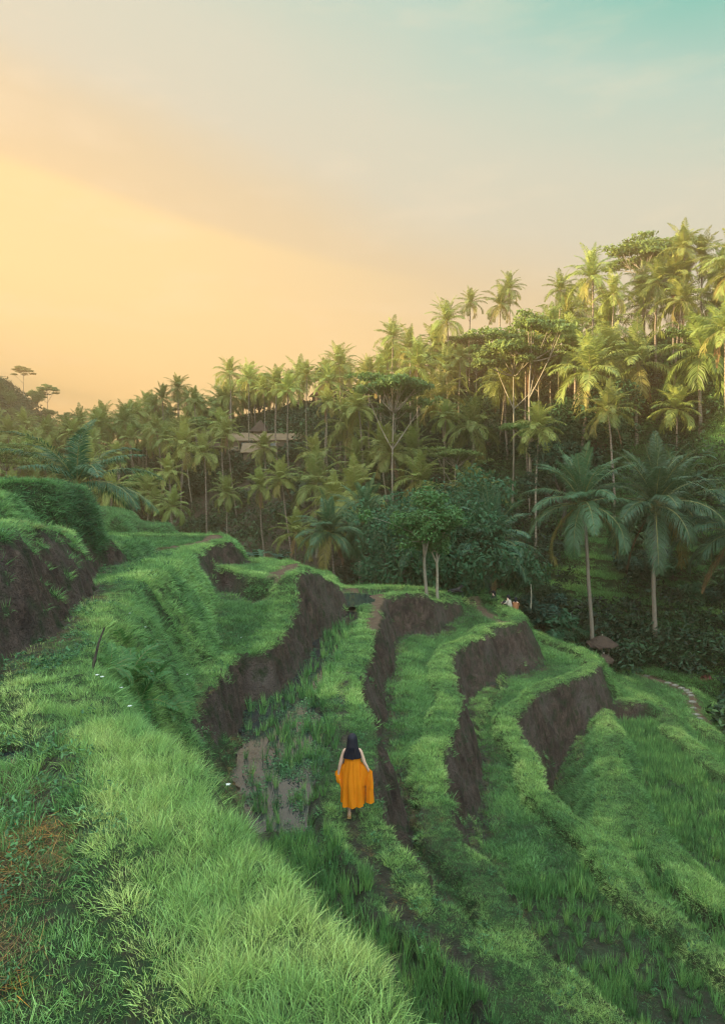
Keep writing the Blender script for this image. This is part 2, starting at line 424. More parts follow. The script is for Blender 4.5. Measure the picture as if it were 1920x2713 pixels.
terr('path', [('P', 26, 30, -15.0, 1.2, 0), (1920, 1938, -14.8), (1885, 1905, -14.7), (1862, 1870, -14.6), (1840, 1828, -14.6), (1790, 1807, -14.6),
      (1736, 1797, -14.6), (1685, 1776, -14.5), (1600, 1768, -14.5), ('P', 14, 52, -14.5), ('P', 14, 40, -14.5), ('P', 18, 22, -14.6)], lip=3, sink=0.05, seed=21)
terr('g', [('P', 22, 28, -14.1, 1.1, 0), (1920, 1955, -14.1), (1876, 1923, -14.1), (1841, 1905, -14.1), (1789, 1890, -14.1), (1755, 1858, -14.1), (1700, 1818, -14.1),
      (1655, 1792, -14.1, 3, 1), (1600, 1788, -14.1, 3, 1), ('P', 15, 47, -14.1), ('P', 14, 35, -14.1), ('P', 16, 20, -14.1)], lip=0.7, sink=0.25, seed=22)
terr('f', [('P', 23, 16, -13.4, 1.0, 0), ('P', 19, 26, -13.4), (1920, 2032, -13.4), (1876, 1993, -13.4), (1841, 1965, -13.4), (1803, 1940, -13.4), (1786, 1893, -13.4), (1750, 1862, -13.35),
      (1700, 1832, -13.35), (1640, 1797, -13.3), (1592, 1773, -13.3), ('P', 12, 42, -13.3), ('P', 10, 30, -13.3), ('P', 10, 12, -13.4)], lip=.85, sink=0.4, seed=23)
terr('f_knoll', [(1606, 1866, -12.85, 4, 1), (1650, 1862, -12.85), (1697, 1860, -12.85), (1728, 1868, -13.0, 1, 0), (1705, 1838, -13.0), (1645, 1802, -12.9), (1594, 1776, -12.8), ('P', 12.5, 40, -12.8)], lip=2, sink=0.1, seed=24)
terr('e', [('P', 15, 10, -12.45, 1.5, 0.2), (1920, 2361, -12.45), (1873, 2331, -12.45), (1838, 2285, -12.45), (1796, 2250, -12.45), (1758, 2208, -12.45), (1705, 2159, -12.4), (1684, 2116, -12.4), (1680, 2074, -12.4),
      (1648, 2046, -12.4), (1631, 2014, -12.4), (1645, 1972, -12.4), (1645, 1937, -12.4), (1617, 1898, -12.5), (1600, 1874, -12.6), ('P', 12, 34, -12.6), ('P', 8, 22, -12.6), ('P', 7, 8, -12.5)], lip=1.15, sink=0.4, seed=25)
terr('d', [('P', 15, 2, -10.8, 3.4, .6), ('P', 10.5, 11, -10.8), (1920, 2518, -10.8), (1873, 2476, -10.8), (1819, 2438, -10.8), (1766, 2399, -10.8), (1720, 2380, -10.8), (1686, 2338, -10.75), (1655, 2292, -10.75), (1625, 2250, -10.7),
      (1586, 2216, -10.7), (1529, 2170, -10.7, 2.6, .8), (1483, 2130, -10.7, 3.2, 1), (1452, 2098, -10.7), (1434, 2056, -10.7), (1420, 2007, -10.7), (1396, 1976, -10.7), (1371, 1944, -10.7), (1361, 1915, -10.7), (1362, 1891, -10.7),
      (1385, 1874, -10.7), (1420, 1842, -10.7), (1441, 1825, -10.7), (1490, 1807, -10.7), (1530, 1792, -10.7), (1575, 1772, -10.7), (1584, 1766, -10.75),
      (1583, 1750, -10.8, 2, 0), (1578, 1737, -10.8), (1543, 1719, -10.8), (1490, 1702, -10.8), (1438, 1684, -10.8), (1395, 1664, -10.8), ('P', 8, 39, -10.8), ('P', 3, 25, -10.8), ('P', 2, 10, -10.8), ('P', 2, -5, -10.8), ('P', 15, -5, -10.8)],
     lip=0.75, sink=0.34, seed=26)
terr('c', [('P', 8.5, 2, -8.7, 3.4, .75), (1674, 2713, -8.7), (1590, 2648, -8.7), (1544, 2606, -8.7), (1487, 2556, -8.7), (1417, 2484, -8.65), (1380, 2432, -8.65), (1351, 2376, -8.65), (1328, 2325, -8.65), (1299, 2288, -8.65),
      (1255, 2266, -8.65, 2.6, .6), (1214, 2229, -8.65), (1196, 2181, -8.6, 3, 1), (1196, 2136, -8.6), (1181, 2107, -8.6), (1166, 2066, -8.6), (1164, 2022, -8.6), (1160, 1984, -8.6), (1177, 1971, -8.6), (1189, 1946, -8.6), (1203, 1925, -8.6),
      (1203, 1900, -8.6), (1219, 1872, -8.6), (1214, 1848, -8.6), (1202, 1808, -8.6), (1192, 1777, -8.6), (1199, 1734, -8.6), (1208, 1715, -8.6), (1239, 1703, -8.6), (1282, 1685, -8.6), (1300, 1660, -8.55), (1356, 1654, -8.55), (1385, 1642, -8.5),
      (1384, 1630, -8.5, 2, .3), (1356, 1611, -8.5), (1312, 1582, -8.4), (1240, 1578, -8.1), ('P', 3, 40, -8.2), ('P', 0, 30, -8.3), ('P', -1, 10, -8.6), ('P', -8, -5, -8.6), ('P', 8.5, -5, -8.7)],
     lip=0.85, sink=0.32, seed=27)
terr('w', [('P', 4.2, 3, -6.75, 3.2, .7), (1520, 2713, -6.75), (1450, 2630, -6.75), (1380, 2560, -6.75), (1298, 2482, -6.75), (1195, 2408, -6.75), (1151, 2372, -6.75), (1129, 2332, -6.72), (1099, 2292, -6.72, 2.8, .9), (1063, 2260, -6.7, 2.9, 1), (1044, 2247, -6.7),
      (1022, 2214, -6.7), (1000, 2166, -6.7), (979, 2110, -6.7), (985, 2050, -6.7), (994, 2007, -6.7), (992, 1956, -6.7), (977, 1919, -6.7), (962, 1882, -6.7), (946, 1854, -6.7), (945, 1811, -6.7), (960, 1771, -6.7), (974, 1722, -6.7), (983, 1682, -6.7), (1002, 1660, -6.7),
      (1011, 1635, -6.7), (1006, 1608, -6.65), (1020, 1583, -6.6), (1048, 1577, -6.6), (1085, 1573, -6.6), (1131, 1572, -6.65), (1140, 1585, -7.0), (1177, 1592, -7.5), (1205, 1592, -7.7),
      (1212, 1585, -7.8, 1.5, 0), (1150, 1564, -7.0), (1100, 1556, -6.75), (1000, 1552, -6.7), (900, 1549, -6.6), ('P', -3, 44, -6.6), ('P', -14, 44, -6.6), ('P', -14, -5, -6.7), ('P', 4.5, -5, -6.75)],
     lip=1.15, sink=0.28, seed=28)
terr('s', [('P', -3.5, 7.5, -5.0, 3.5, 1), (470, 1990, -5.0), (500, 1911, -5.2), (561, 1808, -5.3), (618, 1734, -5.6), (650, 1735, -5.6), (700, 1721, -5.6), (761, 1647, -5.4), (784, 1586, -5.0), (778, 1525, -4.3), (822, 1516, -4.5), (854, 1530, -5.0), (903, 1560, -5.9),
      (893, 1548, -5.7, 3.0, 1), (831, 1513, -4.5, 2.5, .8), (800, 1497, -4.4, 1.5, .2), (723, 1482, -4.4), (634, 1479, -4.4), ('P', -8, 34, -4.4), ('P', -9.5, 30, -4.6), ('P', -7, 10, -5.0)],
     lip=1.5, sink=0.05, spots=[(600, 1562, -5.1), (655, 1562, -5.0), (690, 1600, -5.3)], seed=29)
terr('q', [(520, 1480, -4.0, 3.0, 1), (539, 1499, -4.1), (579, 1502, -4.15), (612, 1511, -4.2), (646, 1523, -4.3, 3, .5), (705, 1533, -4.4, 4, 0), (760, 1510, -4.4), (723, 1483, -4.4), (634, 1479, -4.2), ('P', -8, 33, -4.2), ('P', -8, 28, -4.0)], lip=1, sink=0.1, seed=30)
terr('a', [('P', 1.3, 1.0, -2.6, 3.8, .4), (1005, 2713, -2.6), (930, 2620, -2.6), (850, 2510, -2.6), (778, 2410, -2.6), (705, 2315, -2.6), (635, 2215, -2.6), (545, 2115, -2.6), (500, 2030, -2.6), (425, 1965, -2.6), (340, 1912, -2.6, 3.2, .2), (295, 1858, -2.6),
      (240, 1795, -2.6, 2.0, 0), (222, 1745, -2.65), (255, 1670, -2.75), (305, 1634, -2.75), (350, 1550, -2.85, 2.0, 0), (430, 1512, -2.95), (480, 1472, -3.1), (507, 1460, -3.2, 2.5, .7), (554, 1444, -3.25, 3, 1), (602, 1433, -3.2), (600, 1424, -3.2, 1.5, .2), (575, 1417, -3.2), (400, 1414, -3.2),
      ('P', -12, 34, -3.2), ('P', -17, 33, -3.2), ('P', -17, -5, -2.6), ('P', 1.5, -5, -2.6)], lip=1.0, sink=0.10, seed=31, soft=0.22)
terr('k', [('P', -6.0, 3, -1.0, 2.4, 1), ('P', -5.9, 9, -1.0), ('P', -6.0, 11, -1.0), ('P', -6.6, 12.6, -1.0), ('P', -6.75, 14, -1.15), ('P', -6.9, 15, -1.3), ('P', -8.0, 18.2, -1.7), ('P', -8.75, 21, -2.05), ('P', -8.5, 22.5, -2.3), ('P', -8.6, 24, -2.7, 1.5, .3),
      ('P', -9.5, 28, -2.8), ('P', -20, 31, -2.2), ('P', -22, 3, -1.0)], lip=0.8, sink=0.0, seed=32, soft=0.3)
terr('n', [('P', -12, 11.5, -.45, 1.8, 0), ('P', -8.3, 12.6, -.5), ('P', -7.7, 14.0, -.55), ('P', -8.3, 15.5, -.55), ('P', -14, 17, -.5)], lip=0.8, sink=0, seed=33, soft=0.3)
terr('m', [('P', -16, 15.5, -.3, 6, 0), ('P', -10.1, 17.6, -.35), ('P', -9.0, 18.3, -.36), ('P', -8.65, 18.7, -.36), ('P', -8.7, 19.6, -.45), ('P', -9.2, 22, -.6), ('P', -18, 24, -.3)], lip=0.8, sink=0, seed=34, soft=0.25)
terr('far_1', [(225, 1388, -4.0, 1.5, 0), (300, 1384, -4.0), (345, 1386, -4.0), (385, 1398, -4.1), ('P', -15, 52, -4.2), ('P', -26, 56, -4), ('P', -26, 46, -4)], lip=1, sink=0.1, seed=35)
terr('far_2', [(225, 1358, -3.1, 1.5, 0), (255, 1356, -3.1), (288, 1357, -3.1), (310, 1370, -3.2), ('P', -19, 54, -3.2), ('P', -28, 58, -3), ('P', -28, 46, -3)], lip=1, sink=0.1, seed=36)

def eval_ter(x, y):
    """height, id of the active terrace, its signed distance (inside > 0), bareness, distance to the nearest higher wall foot"""
    x = np.asarray(x, float).ravel(); y = np.asarray(y, float).ravel(); n = len(x)
    H = Hb(x, y); ID = np.full(n, -1); SDv = np.full(n, 9.0); BR = np.zeros(n)
    allh = []
    for k, T in enumerate(TER):
        P = T['P']; m = 7.0
        sel = np.where((x > P[:, 0].min() - m) & (x < P[:, 0].max() + m) & (y > P[:, 1].min() - m) & (y < P[:, 1].max() + m))[0]
        if len(sel) == 0: allh.append(None); continue
        X = x[sel]; Y = y[sel]
        X = X + (fbm(X * 1.1, Y * 1.1, T['seed'], 3) - .5) * T['amp'] * 5; Y = Y + (fbm(X * 1.1 + 40, Y * 1.1, T['seed'] + 3, 3) - .5) * T['amp'] * 5
        X = X + (vnoise(X * 5, Y * 5, 71) - .5) * 0.14; Y = Y + (vnoise(X * 5 + 9, Y * 5, 72) - .5) * 0.14
        best = np.full(len(sel), 1e9); inside = np.zeros(len(sel), bool)
        sw = np.zeros(len(sel)) + 1e-12; sh = np.zeros(len(sel)); stn = np.zeros(len(sel)); sb = np.zeros(len(sel))
        for i in range(len(P)):
            a = P[i]; b = P[(i + 1) % len(P)]
            dx, dy = b[0] - a[0], b[1] - a[1]; L2 = dx * dx + dy * dy + 1e-9
            t = np.clip(((X - a[0]) * dx + (Y - a[1]) * dy) / L2, 0, 1)
            ex = X - a[0] - t * dx; ey = Y - a[1] - t * dy; d2 = ex * ex + ey * ey
            best = np.minimum(best, d2)
            w = math.sqrt(L2) / (d2 + 0.02) ** 1.75
            sw += w; sh += w * (a[2] + t * (b[2] - a[2])); stn += w * (a[3] + t * (b[3] - a[3])); sb += w * (a[4] + t * (b[4] - a[4]))
            c = ((a[1] > Y) != (b[1] > Y))
            if abs(dy) > 1e-9: inside ^= c & (X < dx * (Y - a[1]) / dy + a[0])
        s0 = sw.copy()
        for s in T['S']:
            w = 2.0 / ((X - s[0]) ** 2 + (Y - s[1]) ** 2 + 0.3) ** 1.75
            sw += w; sh += w * s[2]
        d = np.sqrt(best); sd = np.where(inside, d, -d); h0 = sh / sw
        tn = stn / s0; br = sb / s0
        sf = T['soft']
        out = np.maximum(-sd, 0)
        tn = tn * (0.8 + 0.45 * fbm(X * .6, Y * .6, T['seed'] + 9, 3))
        drop = tn * (np.sqrt(out * out + sf * sf) - sf)
        ins = -T['sink'] * sstep(T['lip'] * 0.82, T['lip'] * 1.12, sd)
        h = h0 + ins - drop
        up = h > H[sel]
        ii = sel[up]
        H[ii] = h[up]; ID[ii] = k; SDv[ii] = sd[up]; BR[ii] = br[up]
        allh.append((sel, sd, h0))
    foot = np.full(n, 9.0)      # distance to the foot of a higher terrace
    for k, A in enumerate(allh):
        if A is None: continue
        sel, sd, h0 = A
        m = (ID[sel] != k) & (sd < 0) & (h0 > H[sel] + 0.35)
        ii = sel[m]; foot[ii] = np.minimum(foot[ii], np.maximum(-sd[m] - (h0[m] - H[ii]) / 3.0, 0))
    return H, ID, SDv, BR, foot
NAMES = [t['name'] for t in TER]
TID = {n: i for i, n in enumerate(NAMES)}

def seg_dist(x, y, P):
    best = np.full(len(x), 1e9)
    for a, b in zip(P[:-1], P[1:]):
        dx, dy = b[0] - a[0], b[1] - a[1]; L2 = dx * dx + dy * dy + 1e-9
        t = np.clip(((x - a[0]) * dx + (y - a[1]) * dy) / L2, 0, 1)
        best = np.minimum(best, (x - a[0] - t * dx) ** 2 + (y - a[1] - t * dy) ** 2)
    return np.sqrt(best)
PATHS = [([at_h(u, v, -6.7) for u, v in ((985, 1668), (1000, 1630), (1008, 1605), (1000, 1580), (950, 1566), (915, 1566))], 0.42),
         ([at_h(u, v, -8.4) for u, v in ((1205, 1581), (1240, 1590), (1290, 1610), (1325, 1632), (1322, 1640))], 0.5),
         ([at_h(u, v, -3.25) for u, v in ((440, 1449), (500, 1442), (560, 1430), (572, 1424))], 0.55),
         ([at_h(u, v, -4.35) for u, v in ((768, 1495), (755, 1510), (735, 1525))], 0.45),
         ([at_h(u, v, -14.6) for u, v in ((1690, 1785), (1768, 1811), (1815, 1828), (1832, 1860), (1845, 1890), (1863, 1915))], 0.45)]
DARKP = [([at_h(u, v, -6.7) for u, v in ((915, 1780), (905, 1850), (915, 1950), (930, 2100), (935, 2190), (950, 2240), (1000, 2320), (1100, 2440), (1200, 2520), (1300, 2590))], 0.16)]

NR, NCc = 800, 430
yy3 = 2.0 * (72.0 / 2.0) ** (np.arange(NR) / (NR - 1))          # y + 3
tt = np.linspace(-0.66, 0.66, NCc)
GY, GT = np.meshgrid(yy3, tt, indexing='ij')
GX = (GY * GT); GYY = GY - 3
gx, gy = GX.ravel(), GYY.ravel()
gh, gid, gsd, gbr, gfoot = eval_ter(gx, gy)
Hg = gh.reshape(NR, NCc)
dHdy = np.gradient(Hg, axis=0) / np.gradient(GYY, axis=0)
dHdx = np.gradient(Hg, axis=1) / np.gradient(GX, axis=1)
slope = np.hypot(dHdx, dHdy).ravel()
gnx = (-dHdx).ravel(); gny = (-dHdy).ravel()
in_w = (gid == TID['w']) & (gsd > 0.75)
# ground relief
rel = (fbm(gx * 1.7, gy * 1.7, 3) - .5) * 0.10 + (fbm(gx * 6, gy * 6, 4, 2) - .5) * 0.07
flatw = in_w * sstep(.75, 1.3, gsd)
nearw = sstep(60, 25, gy)
WL = -6.93
wet = (fbm(gx * 0.55 + 3, gy * 0.35, 8, 3) - .53) * 0.25 + .10 * sstep(13, 12, gy) - .07 * sstep(14, 18, gy)
wallm = sstep(0.8, 1.6, slope) * sstep(.3, .8, gbr)
gh2 = gh + rel * (1 - 0.55 * flatw) + flatw * wet + wallm * ((fbm(gx * 2.6, gy * 2.6 + gh * .7, 41, 4) - .5) * .7 + (np.abs(fbm(gx * 5, gy * 5, 42, 3) - .5)) * -.35)
gh2 -= 0.04 * np.clip(1 - seg_dist(gx, gy, DARKP[0][0]) / 0.3, 0, 1)
bare = sstep(0.9, 1.6, slope) * gbr * sstep(0.22, -0.02, gsd) * sstep(0.25, 0.5, gbr + fbm(gx * 1.3, gy * 1.3 + gh * 1.3, 13, 3) * 0.5)
path = np.zeros(len(gx))
for P, w in PATHS:
    d = seg_dist(gx, gy, P) + (fbm(gx * 2, gy * 2, 15, 3) - .5) * 0.5
    path = np.maximum(path, sstep(w * 1.15, w * 0.75, d) * (slope < 1.2))
dk = seg_dist(gx, gy, DARKP[0][0]) + (fbm(gx * 2, gy * 2, 16, 3) - .5) * 0.35
dkm = sstep(0.26, 0.1, dk) * (gid == TID['w'])
mud = np.zeros(len(gx))
mud = np.maximum(mud, flatw * 0.95)
mud = np.maximum(mud, sstep(0.9, 0.3, gfoot) * (gid >= 0) * (slope < 1.0))
fieldn = fbm(gx * 0.35, gy * 0.35, 18, 3)
inner = (gsd > 1.1) & np.isin(gid, [TID[k] for k in ('c', 'd', 'e', 'f', 'g')])
mud = np.maximum(mud, inner * 0.45)
mud = np.maximum(mud, dkm * 0.8)
amud = (gid == TID['a']) & (gx < -1.2 - 0.22 * gy) & (gy < 6)
mud = np.maximum(mud, amud * sstep(.45, .6, fbm(gx * .9, gy * .9, 19, 3)))
CHAN = [at_h(u, v, -6.95) for u, v in ((838, 1672), (812, 1700), (795, 1760), (760, 1850), (700, 1930), (640, 2010), (625, 2070))]
chd = seg_dist(gx, gy, CHAN) + (fbm(gx * .9, gy * .5, 45, 3) - .5) * 1.3
chm = sstep(.95, .55, chd) * in_w
gh2 = gh2 * (1 - chm) + (-7.03) * chm
PUD = [(935, 1586, -6.62, 1.0, 1.5), (430, 1452, -3.22, .9, .45), (12, 2010, -2.72, .22, .28)]
PUD = [at_h(u, v, h) + (a, b) for u, v, h, a, b in PUD]
pud = np.zeros(len(gx))
for i, (px, py, ph, a, b) in enumerate(PUD):
    q = np.hypot((gx - px) / a, (gy - py) / b) + (fbm(gx * 1.8, gy * 1.8, 17, 2) - .5) * .5
    m_ = sstep(1.25, .8, q) * (slope < 1.5); gh2 = gh2 * (1 - m_) + (ph - .12) * m_; pud = np.maximum(pud, sstep(1.3, 1.0, q)); mud = np.maximum(mud, m_)
idx = np.arange(NR * NCc).reshape(NR, NCc)
Q = np.stack([idx[:-1, :-1], idx[:-1, 1:], idx[1:, 1:], idx[1:, :-1]], -1).reshape(-1, 4)
terrain = obj_np('rice_terrace_ground', np.stack([gx, gy, gh2], 1), Q, [M['ground']], smooth=True,
                 attrs=dict(bare=bare, mud=mud * (1 - bare), path=path))
tag(terrain, kind='structure')

# wide ground sheet: valley, far slope, ridges, out to the horizon
def wide_ground():
    rr = np.concatenate([np.linspace(0, 60, 31)[:-1], np.linspace(60, 200, 94)[:-1], 200 * (430 / 200) ** np.linspace(0, 1, 40)])
    aa = np.linspace(-np.pi, np.pi, 361)
    Rr, Aa = np.meshgrid(rr, aa, indexing='ij')
    x = Rr * np.sin(Aa); y = Rr * np.cos(Aa)
    h = Hb(x.ravel(), y.ravel())
    t = np.abs(x / np.maximum(y + 3, .1)).ravel(); yr = y.ravel()
    inside = (t < 0.64) & (yr > -0.5) & (yr < 67.5)
    h = h - 0.7 * inside
    i = np.arange(len(rr) * len(aa)).reshape(len(rr), len(aa))
    Q = np.stack([i[:-1, :-1], i[:-1, 1:], i[1:, 1:], i[1:, :-1]], -1).reshape(-1, 4)
    z = np.zeros(len(h)); xr = x.ravel(); rq = np.hypot(xr, yr); dirt = sstep(62, 74, rq) * sstep(.16, .02, np.arctan2(xr, np.maximum(yr, .1))) * .9; dirt = np.maximum(dirt, .75 * sstep(80, 84, rq)) * sstep(-100, -80, xr)
    return obj_np('hillside_terrain', np.stack([x.ravel(), y.ravel(), h], 1), Q, [M['ground']], smooth=True, attrs=dict(bare=dirt, mud=z, path=z))
tag(wide_ground(), kind='structure')

# paddy water: only inside the flooded terrace
def water():
    m = in_w.reshape(NR, NCc) & (GYY > 12.2)
    cell = m[:-1, :-1] & m[:-1, 1:] & m[1:, 1:] & m[1:, :-1]
    q = Q.reshape(NR - 1, NCc - 1, 4)[cell]
    used, inv = np.unique(q, return_inverse=True)
    V = np.stack([gx[used], gy[used], np.full(len(used), WL)], 1)
    w = obj_np('paddy_water', V, inv.reshape(-1, 4), [M['water']], smooth=True)
    tag(w, kind='structure')
water()
for px, py, ph, a, b in PUD:
    t_ = np.linspace(0, 2 * np.pi, 33)[:-1]
    V = np.stack([px + a * 1.25 * np.cos(t_), py + b * 1.25 * np.sin(t_), np.full(32, ph - .045)], 1)
    o = obj_np('puddle_water', V, np.arange(32)[None, :], [M['water']]); tag(o, kind='structure')
# ------------------------------------------------------------------ ground cover
def blades(n, r, h, w, lean, arch, seed, segs=3, flat=False, outward=1.0):
    g = np.random.default_rng(seed)
    a = g.uniform(0, 2 * np.pi, n); rad = r * np.sqrt(g.uniform(0, 1, n))
    bx, by = rad * np.cos(a), rad * np.sin(a)
    hh = g.uniform(*h, n); dirn = np.where(g.uniform(0, 1, n) < outward, a + g.normal(0, .5, n), g.uniform(0, 6.28, n)); ln = g.uniform(*lean, n); ar = g.uniform(*arch, n)
    ww = w * g.uniform(0.7, 1.3, n); face = g.uniform(0, np.pi, n)
    V = []; bv = []
    val = g.uniform(0, 1, n)
    for k in range(segs + 1):
        t = k / segs
        ang = ln + ar * t * t
        # integrate the bend roughly
        hx = hh * (np.sin(ln) * t + np.sin(ln + ar) * t * t * 0.5 * ar)
        hz = hh * (np.cos(ln) * t - (1 - np.cos(ar)) * t * t * 0.6)
        px = bx + np.cos(dirn) * hx; py = by + np.sin(dirn) * hx; pz = hz - (0.02 if not flat else 0)
        wd = ww * (1 - t ** 1.6) * 0.5
        if k < segs:
            V.append(np.stack([px - np.cos(face) * wd, py - np.sin(face) * wd, pz], 1)); V.append(np.stack([px + np.cos(face) * wd, py + np.sin(face) * wd, pz], 1))
        else: V.append(np.stack([px, py, pz], 1))
        bv += [val] * (2 if k < segs else 1)
    V = np.stack(V, 1); K = V.shape[1]            # (n,K,3)
    o = np.arange(n)[:, None] * K
    qs = [np.concatenate([o + 2 * k, o + 2 * k + 1, o + 2 * k + 3, o + 2 * k + 2], 1) for k in range(segs - 1)]
    tr = np.concatenate([o + 2 * (segs - 1), o + 2 * (segs - 1) + 1, o + 2 * segs], 1)
    return V.reshape(-1, 3), ([np.concatenate(qs)] if qs else []) + [tr], np.repeat(val, K)
def leaves(n, r, h, size, seed, up=0.5):
    g = np.random.default_rng(seed)
    u = g.normal(size=(n, 3)); u /= np.linalg.norm(u, axis=1)[:, None]
    c = u * (g.uniform(0.35, 1, n) ** 0.6)[:, None] * np.array([r, r, (h[1] - h[0]) / 2]) + np.array([0, 0, (h[0] + h[1]) / 2])
    nm = g.normal(size=(n, 3)); nm[:, 2] = np.abs(nm[:, 2]) + up; nm /= np.linalg.norm(nm, axis=1)[:, None]
    t = g.normal(size=(n, 3)); t -= (t * nm).sum(1)[:, None] * nm; t /= np.linalg.norm(t, axis=1)[:, None]
    b = np.cross(nm, t); s = size * g.uniform(0.6, 1.3, n)[:, None]
    V = np.stack([c - t * s, c + b * s * .42 - nm * s * .1, c + t * s * 1.1, c - b * s * .42 - nm * s * .1], 1).reshape(-1, 3)
    return V, [np.arange(4 * n).reshape(n, 4)], np.repeat(g.uniform(0, 1, n), 4)

def bv_variation(m, lo=0.42, hi=1.6):
    nt = m.node_tree; b = nt.nodes['Principled BSDF']
    a = nt.nodes.new('ShaderNodeAttribute'); a.attribute_name = 'bv'
    mr = nt.nodes.new('ShaderNodeMapRange'); mr.inputs[3].default_value = lo; mr.inputs[4].default_value = hi
    nt.links.new(a.outputs['Fac'], mr.inputs[0])
    hs = nt.nodes.new('ShaderNodeHueSaturation'); nt.links.new(mr.outputs[0], hs.inputs['Value'])
    src = b.inputs['Base Color'].links[0].from_socket
    nt.links.new(src, hs.inputs['Color'])
    for n in list(nt.nodes):
        if n.type in ('BSDF_PRINCIPLED', 'BSDF_TRANSLUCENT'):
            nt.links.new(hs.outputs[0], n.inputs[0])
for k in ('grass', 'straw', 'weed', 'bush'): bv_variation(M[k])

def clump_coll(name, items, m):
    c = bpy.data.collections.new(name)
    for i, (V, Fc, bv) in enumerate(items):
        me = mesh_np('%s_%02d' % (name, i), V, Fc, [m], attrs=dict(bv=bv))
        c.objects.link(bpy.data.objects.new('%s_%02d' % (name, i), me))
    return c
def scatter(name, coll, P, nrm, scale, tint, pick, label=None, cat=None):
    n = len(P); nrm = nrm / np.linalg.norm(nrm, axis=1)[:, None]
    # quaternion taking z to nrm, then a spin about the local z
    q = np.stack([1 + nrm[:, 2], -nrm[:, 1], nrm[:, 0], np.zeros(n)], 1); q /= np.linalg.norm(q, axis=1)[:, None]
    sp = rng.uniform(0, 2 * np.pi, n); s, c = np.sin(sp / 2), np.cos(sp / 2)
    w = q[:, 0] * c - q[:, 3] * s; x = q[:, 1] * c + q[:, 2] * s; y = q[:, 2] * c - q[:, 1] * s; z = q[:, 3] * c + q[:, 0] * s
    me = mesh_np(name, P, [], attrs=dict(tint=tint.astype(float), sc=scale.astype(float), pick=pick.astype(np.int32)))
    at = me.attributes.new('rq', 'QUATERNION', 'POINT'); at.data.foreach_set('value', np.stack([w, x, y, z], 1).astype(np.float32).ravel())
    o = link(bpy.data.objects.new(name, me))
    ng = bpy.data.node_groups.new(name + '_nodes', 'GeometryNodeTree')
    ng.interface.new_socket('Geometry', in_out='INPUT', socket_type='NodeSocketGeometry'); ng.interface.new_socket('Geometry', in_out='OUTPUT', socket_type='NodeSocketGeometry')
    N = ng.nodes.new; L = ng.links.new
    gi, go = N('NodeGroupInput'), N('NodeGroupOutput'); ip = N('GeometryNodeInstanceOnPoints'); ci = N('GeometryNodeCollectionInfo')
    ci.inputs['Collection'].default_value = coll; ci.inputs['Separate Children'].default_value = True; ci.inputs['Reset Children'].default_value = True
    def na(a, t):
        m = N('GeometryNodeInputNamedAttribute'); m.data_type = t; m.inputs['Name'].default_value = a; return m.outputs['Attribute']
    L(gi.outputs[0], ip.inputs['Points']); L(ci.outputs[0], ip.inputs['Instance']); ip.inputs['Pick Instance'].default_value = True
    L(na('pick', 'INT'), ip.inputs['Instance Index']); L(na('rq', 'QUATERNION'), ip.inputs['Rotation']); L(na('sc', 'FLOAT'), ip.inputs['Scale'])
    L(ip.outputs[0], go.inputs[0])
    md = o.modifiers.new('scatter', 'NODES'); md.node_group = ng
    tag(o, label, cat, kind='stuff')
    return o

turf = [blades(34, .14, (.03, .08), .007, (.1, .9), (.2, 1.0), s, 2) for s in range(3)]
med = [blades(34, .12, (.08, .19), .007, (.1, .6), (.4, 1.5), 10 + s, 3) for s in range(3)]
tall = [blades(38, .09, (.10, .26), .0045, (.05, .45), (.3, 1.5), 20 + s, 4) for s in range(3)]
fturf = [blades(60, .26, (.04, .12), .013, (.1, .9), (.2, 1.0), 30 + s, 2) for s in range(3)]
fmed = [blades(56, .26, (.08, .20), .015, (.1, .7), (.3, 1.4), 40 + s, 2) for s in range(3)]
GC = clump_coll('grass_clump', turf + med + tall + fturf + fmed, M['grass'])
rice = [blades(26, .045, (.22, .42), .011, (.02, .30), (.1, .7), 50 + s, 3) for s in range(4)]
frice = [blades(26, .07, (.22, .42), .018, (.02, .35), (.1, .7), 60 + s, 2) for s in range(2)]
RC = clump_coll('rice_clump', rice + frice, M['grass'])
WC = clump_coll('weed_clump', [leaves(60, .14, (.0, .06), .014, 70 + s, 1.2) for s in range(3)] + [leaves(40, .11, (0, .12), .022, 75 + s, .8) for s in range(2)], M['weed'])
SCc = clump_coll('straw_clump', [blades(60, .15, (.04, .15), .0035, (1.1, 1.55), (.0, .5), 80 + s, 2, outward=.2) for s in range(3)], M['straw'])
BC = clump_coll('bush_clump', [leaves(150, 1.0, (-.2, 1.3), .15, 90 + s, .5) for s in range(4)], M['bush'])

